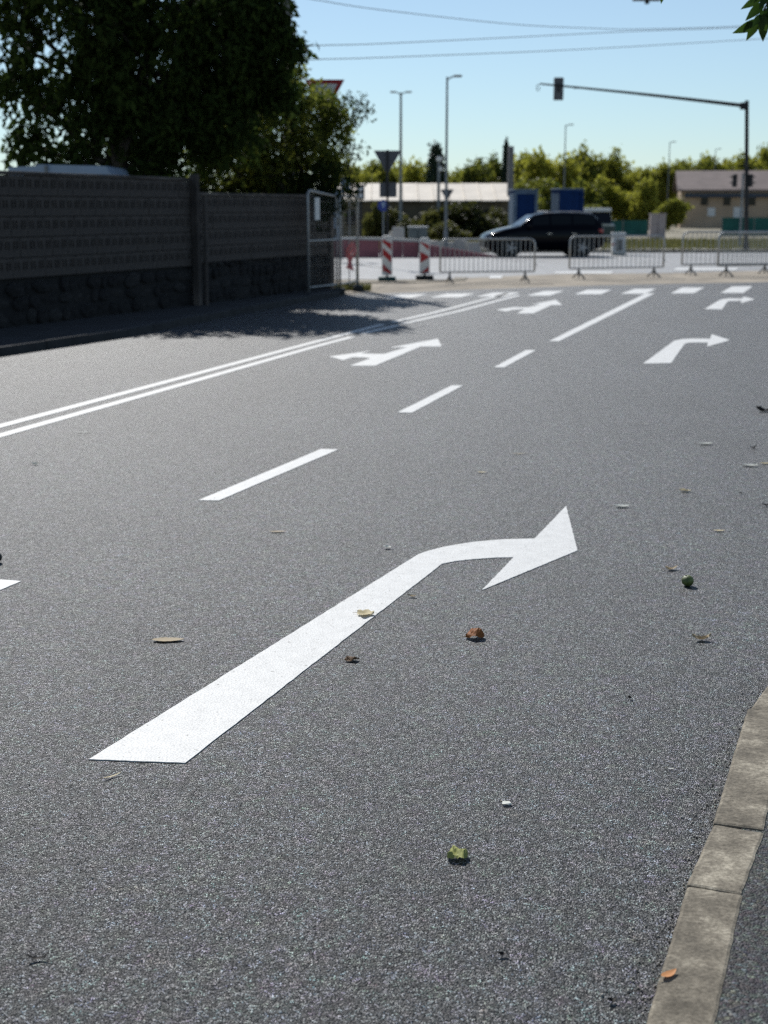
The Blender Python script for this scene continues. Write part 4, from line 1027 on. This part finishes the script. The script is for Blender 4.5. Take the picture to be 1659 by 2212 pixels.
# ------------------------------------------------------------------ cars
def car(name, loc, rz, paint, label, prof=None, scale=(1, 1, 1), detail=True):
    root = empty(name, loc, rz); root.scale = scale
    # x: front = -2.35, rear = +2.35 ; width 1.84
    st = [  # x, z_low, z_belt(top of the lower body), half width
        (-2.36, .42, .66, .62), (-2.30, .30, .80, .76), (-2.10, .24, .90, .86), (-1.60, .22, 1.05, .905), (-1.00, .22, 1.17, .915), (-.55, .22, 1.18, .92), (.4, .22, 1.18, .92),
        (1.3, .22, 1.19, .92), (1.85, .24, 1.19, .90), (2.18, .30, 1.16, .85), (2.32, .38, 1.06, .78), (2.36, .48, .84, .70)]
    m = MB(); k = 12
    for x, zl, zb, hw in st:
        h = zb - zl
        ring = [(-hw * .82, zl), (-hw * .97, zl + h * .18), (-hw, zl + h * .5), (-hw * .985, zl + h * .78), (-hw * .93, zb - .03), (-hw * .80, zb + .01),
                (hw * .80, zb + .01), (hw * .93, zb - .03), (hw * .985, zl + h * .78), (hw, zl + h * .5), (hw * .97, zl + h * .18), (hw * .82, zl)]
        m.v += [(x, y, z) for y, z in ring]
    for i in range(len(st) - 1):
        for j in range(k):
            a = i * k + j; b = i * k + (j + 1) % k; m.f.append((a, b, b + k, a + k))
    m.f.append(tuple(range(k))); m.f.append(tuple(range((len(st) - 1) * k, len(st) * k)))
    body = m.build('body', paint, root, smooth=True)
    # greenhouse: belt ring then roof ring
    gs = [(-1.04, 1.15, .80, 1.17), (-.74, 1.16, .82, 1.40), (-.44, 1.17, .83, 1.59), (0, 1.18, .83, 1.67), (.7, 1.18, .83, 1.69), (1.3, 1.19, .82, 1.68), (1.86, 1.19, .80, 1.64), (2.10, 1.16, .78, 1.44), (2.30, 1.12, .72, 1.13)]
    m = MB(); kk = 6
    for x, zb, hw, zt in gs:
        f = (zt - zb); top = hw - .20 * min(1, f / .55)
        m.v += [(x, -hw, zb - .02), (x, -top - .03, zt - .05 * min(1, f / .3)), (x, -top + .10, zt), (x, top - .10, zt), (x, top + .03, zt - .05 * min(1, f / .3)), (x, hw, zb - .02)]
    for i in range(len(gs) - 1):
        for j in range(kk - 1):
            a = i * kk + j; m.f.append((a, a + 1, a + 1 + kk, a + kk))
    m.build('roof', paint, root, smooth=True)
    def gpt(x, u, side):   # point on the side glass plane, u 0 belt .. 1 roof edge
        for (xa, za, ha, ta), (xb, zb_, hb, tb) in zip(gs[:-1], gs[1:]):
            if xa <= x <= xb:
                q = (x - xa) / (xb - xa); zb = za + (zb_ - za) * q; hw = ha + (hb - ha) * q; zt = ta + (tb - ta) * q; break
        f = zt - zb; top = hw - .20 * min(1, f / .55)
        return Vector((x, side * (hw + (top + .03 - hw) * u + .006), zb + .0 + (zt - .05 - zb) * u))
    for side in (-1, 1):
        for x0, x1 in ((-.55, .12), (.18, 1.0), (1.06, 1.94)):
            n = 6; q = [gpt(x0 + (x1 - x0) * i / n, .08, side) for i in range(n + 1)] + [gpt(x1 - (x1 - x0) * i / n, .88, side) for i in range(n + 1)]
            MB().quad(*q).build('side_window', MT['glassdark'], root)
        MB().tube([Vector((x, side * .63, z)) for x, z in ((-.1, 1.66), (.5, 1.72), (1.2, 1.72), (1.85, 1.67))], .018, 6).build('roof_rail', MT['chrome'] if detail else MT['dull'], root)
        mr = MB().box((-.70, side * .99, 1.16), (.14, .18, .13)).build('mirror', paint, root, bevel=.03)
        for dx in (-.05, .92): MB().box((dx + .15, side * .925, .88), (.18, .03, .03)).build('door_handle', MT['chrome'], root, bevel=.008)
        MB().box((-2.19, side * .62, .70), (.22, .36, .12), Matrix.Rotation(side * -.35, 3, 'Z')).build('headlight', MT['lamp'], root, bevel=.03)
        MB().box((2.15, side * .78, .98), (.26, .16, .16), Matrix.Rotation(side * .35, 3, 'Z')).build('tail_light', MT['taillight'], root, bevel=.03)
    MB().quad((-1.03, -.70, 1.19), (-1.03, .70, 1.19), (-.47, .60, 1.595), (-.47, -.60, 1.595)).build('windscreen', MT['glassdark'], root)
    MB().quad((2.30, -.62, 1.15), (2.30, .62, 1.15), (1.90, .56, 1.615), (1.90, -.56, 1.615)).build('rear_window', MT['glassdark'], root)
    MB().box((-2.37, 0, .46), (.04, 1.1, .2)).build('grille', MT['black'], root); MB().box((2.37, 0, .5), (.03, .52, .12)).build('number_plate', MT['white'], root)
    R = .345
    ty = MB(); n = 26; pr = [(-.11, R * .62), (-.115, R * .9), (-.09, R), (.09, R), (.115, R * .9), (.11, R * .62)]
    for i in range(n):
        a = 2 * math.pi * i / n
        ty.v += [(r_ * math.cos(a), y, r_ * math.sin(a)) for y, r_ in pr]
    for i in range(n):
        j = (i + 1) % n
        for c in range(5): ty.f.append((i * 6 + c, i * 6 + c + 1, j * 6 + c + 1, j * 6 + c))
    tym = ty.mesh('tyre', True); tym.materials.append(MT['black'])
    rm = MB()
    for i in range(5):
        a = 2 * math.pi * i / 5; d = Vector((math.cos(a), 0, math.sin(a))); s = Vector((-d.z, 0, d.x))
        rm.prism([d * .04 - s * .03, d * .04 + s * .03, d * R * .62 + s * .04, d * R * .62 - s * .04], (0, .05, 0))
    rm.tube([(0, -.01, 0), (0, .06, 0)], .07, 12)
    rmm = rm.mesh('rim'); rmm.materials.append(MT['rim'])
    for x in (-1.42, 1.42):
        for side in (-1, 1):
            MB().tube([(x, side * .70, .40), (x, side * (.925), .40)], .42, 22).build('wheel_arch', MT['black'], root)
            wv = empty('wheel', (x, side * .84, R)); wv.parent = root
            a = link('tyre', tym, None, wv); b = link('rim', rmm, None, wv)
            b.location.y = side * .06 - .02 if side > 0 else -.10
            MB().tube([(0, -.05, 0), (0, .05, 0)], R * .63, 20).build('hub', MT['dull'], wv)
    return tag(root, label, 'car')
c0, c1 = P(1090, 554), P(1247, 552.6)
d = c1 - c0; mid = (c0 + c1) / 2
car('estate_car', (mid.x + .0, mid.y + .15, 0), math.atan2(d.y, d.x) * .55, MT['carpaint'], 'dark navy estate car driving left behind the barriers')
def van(px, yt, Y, label, rz, body):
    t = at(px, yt, Y); root = empty('parked_van', (t.x, Y, 0), rz); H = t.z
    MB().prism([Vector((-2.1, -.85, .35)), Vector((2.1, -.85, .35)), Vector((2.1, -.85, 1.1)), Vector((-1.5, -.85, 1.1)), Vector((-2.1, -.85, .95))], (0, 1.7, 0)).build('body', body, root, bevel=.05)
    MB().prism([Vector((-1.4, -.8, 1.1)), Vector((2.08, -.8, 1.1)), Vector((2.0, -.78, H - .22)), Vector((-.8, -.78, H - .22))], (0, 1.6, 0)).build('cab', MT['glassdark'], root, bevel=.04)
    MB().box((.6, 0, H - .11), (2.9, 1.66, .2)).build('roof', MT['white'], root, bevel=.05)
    MB().box((.3, -.87, .75), (3.4, .02, .16)).build('stripe', M('orange_stripe', (.5, .2, .03), .5, .1, 3), root)
    for x in (-1.3, 1.3):
        for s in (-1, 1): MB().tube([(x, s * .72, .33), (x, s * .9, .33)], .33, 16).build('wheel', MT['black'], root)
    return tag(root, label, 'van', 'parked vans')
van(1282, 449, 76, 'white-roofed dark van half hidden by the rear of the car', math.pi / 2, M('dark_green_paint', (.02, .05, .045), .4, .05, 2))
van(1190, 455.5, 78, 'pale van roof just visible above the car roof, between the cabins', math.pi / 2, MT['white'])

# ------------------------------------------------------------------ fallen leaves and bits on the asphalt
def lm(name, c, tr=.15): return leafmat(name, tuple(x * .75 for x in c), tuple(min(1, x * 1.2) for x in c), tr, rough=.7)
LC = dict(cream=lm('cream_leaf', (.62, .52, .30)), brown=lm('orange_brown_leaf', (.30, .10, .02)), green=lm('yellow_green_leaf', (.33, .34, .10)), tan=lm('tan_leaf', (.42, .33, .20)),
          white=lm('bleached_leaf', (.74, .74, .66)), dark=lm('dark_leaf', (.03, .025, .02)), dbrown=lm('dark_brown_leaf', (.14, .07, .025)), orange=lm('pale_orange_leaf', (.60, .27, .10)))
def leaf(px, py, length, width, rz, curl, fold, col, label, seed, z=0.006, lobes=0, crumple=0.0, name='fallen_leaf', tilt=0.0, arch=0.0):
    r = random.Random(seed); p = P(px, py, z); m = MB(); nu, nv = 12, 6; L, W = length, width
    for i in range(nu + 1):
        u = i / nu; hw = W / 2 * (math.sin(math.pi * u ** .85) ** .75 if 0 < i < nu else .03)
        if lobes: hw *= 1 + .28 * math.cos(u * math.pi * 2 * lobes)
        hw *= r.uniform(.88, 1.1)
        for j in range(nv + 1):
            v = (j / nv - .5) * 2; y = v * hw
            zz = fold * abs(v) * hw * 1.0 + curl * L * (2 * u - 1) ** 2 * .5 + crumple * L * r.uniform(0, .10) + crumple * L * .20 * math.sin(u * 7 + seed) * math.sin(v * 2.4 + seed) + arch * L * (math.sin(math.pi * u) * (1 - .8 * v * v))
            m.v.append(((u - .5) * L, y * (1 - .25 * abs(fold) * abs(v)), zz + tilt * (u) * L))
    for i in range(nu):
        for j in range(nv):
            a = i * (nv + 1) + j; m.f.append((a, a + 1, a + nv + 2, a + nv + 1))
    zm = sorted(q[2] for q in m.v)[len(m.v) // 12]; m.v = [(q[0], q[1], max(0.0, q[2] - zm)) for q in m.v]
    root = empty(name, p, rz)
    m.build('blade', LC[col], root, smooth=crumple < .5)
    MB().tube([(-.5 * L, 0, .003), (-.5 * L - L * .12, .01 * L, .004), (-.5 * L - L * .26, L * .05, .002)], [.0011, .0009, .0008], 5).build('stalk', LC['tan' if col != 'dark' else 'dark'], root)
    return tag(root, label, 'leaf', 'fallen leaves on the asphalt')
D2R = math.radians
leaf(988, 1850, .064, .066, D2R(200), .0, .0, 'green', 'yellow-green crumpled leaf lying alone in the near foreground', 1, crumple=.9, arch=.33)
leaf(1026, 1376, .085, .075, D2R(8), .0, .0, 'brown', 'orange-brown curled leaf below the arrow head', 2, crumple=.7, arch=.45)
leaf(760, 1425, .065, .045, D2R(10), .15, .1, 'dbrown', 'small brown leaf close to the lower side of the arrow stem', 3, crumple=.5, arch=.22)
leaf(790, 1326, .080, .10, D2R(-10), .25, .1, 'cream', 'cream dry leaf lying on the white arrow stem', 4, z=.008, crumple=.35, lobes=2)
leaf(363, 1382, .14, .06, D2R(3), .06, .12, 'tan', 'long tan leaf left of the arrow stem', 5)
leaf(1450, 1229, .075, .045, D2R(20), .5, .4, 'tan', 'curled tan leaf just above the green walnut', 6, crumple=.3)
leaf(1515, 1381, .085, .045, D2R(5), .6, .5, 'tan', 'tan and dark curled leaf below the green walnut', 7, crumple=.4)
leaf(1343, 1094, .10, .06, D2R(-5), .25, .4, 'white', 'bleached leaf right of the arrow tip', 8)
leaf(1524, 959, .12, .07, D2R(0), .25, .4, 'white', 'bleached leaf near the right edge, below the right lane arrow', 9)
leaf(1620, 1006, .12, .06, D2R(-12), .25, .4, 'white', 'bleached narrow leaf at the right edge', 10)
leaf(1654, 1001, .09, .04, D2R(10), .2, .3, 'cream', 'cream leaf cut by the right edge', 11)
leaf(1553, 1146, .07, .03, D2R(0), .1, .2, 'cream', 'flat pale leaf above the green walnut near the right edge', 12)
leaf(1627, 968, .07, .03, D2R(25), .8, .8, 'dark', 'small dark curled leaf near the right edge', 13, crumple=.4)
leaf(837, 1183, .055, .035, D2R(-20), .4, .5, 'white', 'small pale leaf above the bend of the arrow', 14, crumple=.3)
leaf(890, 1288, .045, .025, D2R(-20), .5, .5, 'tan', 'tiny grey-tan leaf beside the arrow stem below its bend', 15)
leaf(1480, 1060, .08, .05, D2R(-30), .2, .3, 'cream', 'pale torn leaf between the arrow tip and the right edge', 16, crumple=.3, lobes=3)
leaf(1041, 1020, .07, .03, D2R(-5), .1, .2, 'cream', 'faint pale leaf above the arrow, mid road', 17)
leaf(1120, 980, .11, .022, D2R(5), .15, .2, 'tan', 'thin tan leaf mid road left of the right lane arrow', 18)
leaf(180, 934, .15, .02, D2R(8), .15, .2, 'white', 'thin white strip below the double centre line at the left', 19)
leaf(76, 1003, .055, .045, D2R(-10), .6, .7, 'white', 'small curled white leaf near the left edge below the double line', 20)
leaf(1362, 1508, .022, .015, D2R(20), .8, .8, 'dark', 'tiny black crumb of leaf left of the kerb', 21, crumple=.6)
leaf(1449, 1660, .026, .009, D2R(0), .2, .3, 'white', 'tiny white sliver left of the kerb', 22)
leaf(1095, 1735, .034, .030, D2R(-30), .2, .1, 'white', 'tiny white scrap in the near foreground', 23, crumple=.3, arch=.2)
leaf(243, 1676, .075, .008, D2R(45), .15, .2, 'cream', 'thin pale straw just below the base of the near arrow', 24)
leaf(1445, 2104, .055, .024, D2R(40), .2, .2, 'orange', 'pale orange leaf on the near kerb', 25, z=.052)
leaf(82, 2070, .065, .012, D2R(12), .6, .5, 'dark', 'thin dark twig-like leaf at the lower left', 26)
leaf(1086, 2062, .03, .014, D2R(0), .6, .5, 'dark', 'small dark flake left of the kerb near the bottom', 27, crumple=.4)
leaf(1652, 888, .17, .10, D2R(0), .5, .5, 'dark', 'dark crumpled leaf cut by the right edge in the right lane', 28, crumple=.5)
leaf(1656, 1092, .06, .03, D2R(0), .5, .5, 'dark', 'small dark leaf at the right edge, mid height', 29, crumple=.4)
leaf(1322, 2162, .025, .016, D2R(10), .7, .5, 'dark', 'tiny dark flake beside the kerb at the bottom', 30, crumple=.4)
leaf(600, 1148, .10, .03, D2R(5), .06, .1, 'tan', 'faint flat tan leaf between the near lane dash and the arrow', 31)
leaf(1395, 916, .06, .02, D2R(0), .2, .3, 'white', 'tiny pale leaf below the right lane arrow', 32)
leaf(1602, 1066, .03, .02, D2R(0), .6, .5, 'dark', 'tiny dark crumb near the right edge', 33, crumple=.5)
def grit():
    r = random.Random(77); m = MB()
    for i in range(420):
        if i < 260:
            k = r.random(); a, b = (RK[0], RK[4]) if k < .0 else (P(1400, 2212), P(1659, 1495)); p = a.lerp(b, r.random()) + Vector((-abs(r.gauss(0, .05)) - .005, .02, 0))
        else:
            p = P(r.uniform(0, 1659), r.uniform(1000, 2212))
        h = r.uniform(.0015, .004) * (1.4 if i < 260 else 1); n0 = len(m.v); q = [(r.uniform(.6, 1) * h, a_) for a_ in (0, 1.3, 2.5, 3.8, 5.0)]
        m.v += [(p.x + d_ * math.cos(a_), p.y + d_ * math.sin(a_), .0005) for d_, a_ in q] + [(p.x + d_ * .6 * math.cos(a_), p.y + d_ * .6 * math.sin(a_), h * 1.1) for d_, a_ in q]
        for k in range(5): m.f.append((n0 + k, n0 + (k + 1) % 5, n0 + 5 + (k + 1) % 5, n0 + 5 + k))
        m.f.append(tuple(n0 + 5 + k for k in range(5)))
    o = m.build('grit', M('pale_grit', (.34, .32, .28), .9, .5, 40)); o['kind'] = 'stuff'; o['label'] = 'tiny pale grit strewn along the near kerb and road'; o['category'] = 'grit'
grit()
def walnut(px, py, R, label, mat):
    p = P(px, py); root = empty('green_walnut', p); bm = bmesh.new(); bmesh.ops.create_icosphere(bm, subdivisions=3, radius=R); r = random.Random(2)
    for v in bm.verts:
        v.co.z *= .90; v.co *= 1 + .03 * math.sin(v.co.x * 140) * math.cos(v.co.y * 120 + 1)
    m = bpy.data.meshes.new('husk'); bm.to_mesh(m); bm.free()
    for f in m.polygons: f.use_smooth = True
    o = link('husk', m, mat, root); o.location.z = R * .90
    MB().tube([(-R * .3, 0, R * 1.7), (-R * .36, 0, R * 1.83)], [.004, .003], 7).build('stem_scar', LC['dark'], root)
    tag(root, label, 'walnut', 'fallen walnuts')
walnut(1485, 1266, .031, 'round green walnut in its husk near the right edge', M('walnut_husk', (.115, .145, .035), .5, .35, 30, .25, 120))
walnut(-9, 1216, .034, 'dark walnut cut by the left edge, above the arrow corner', M('dark_husk', (.02, .018, .014), .6, .3, 30, .25, 120))
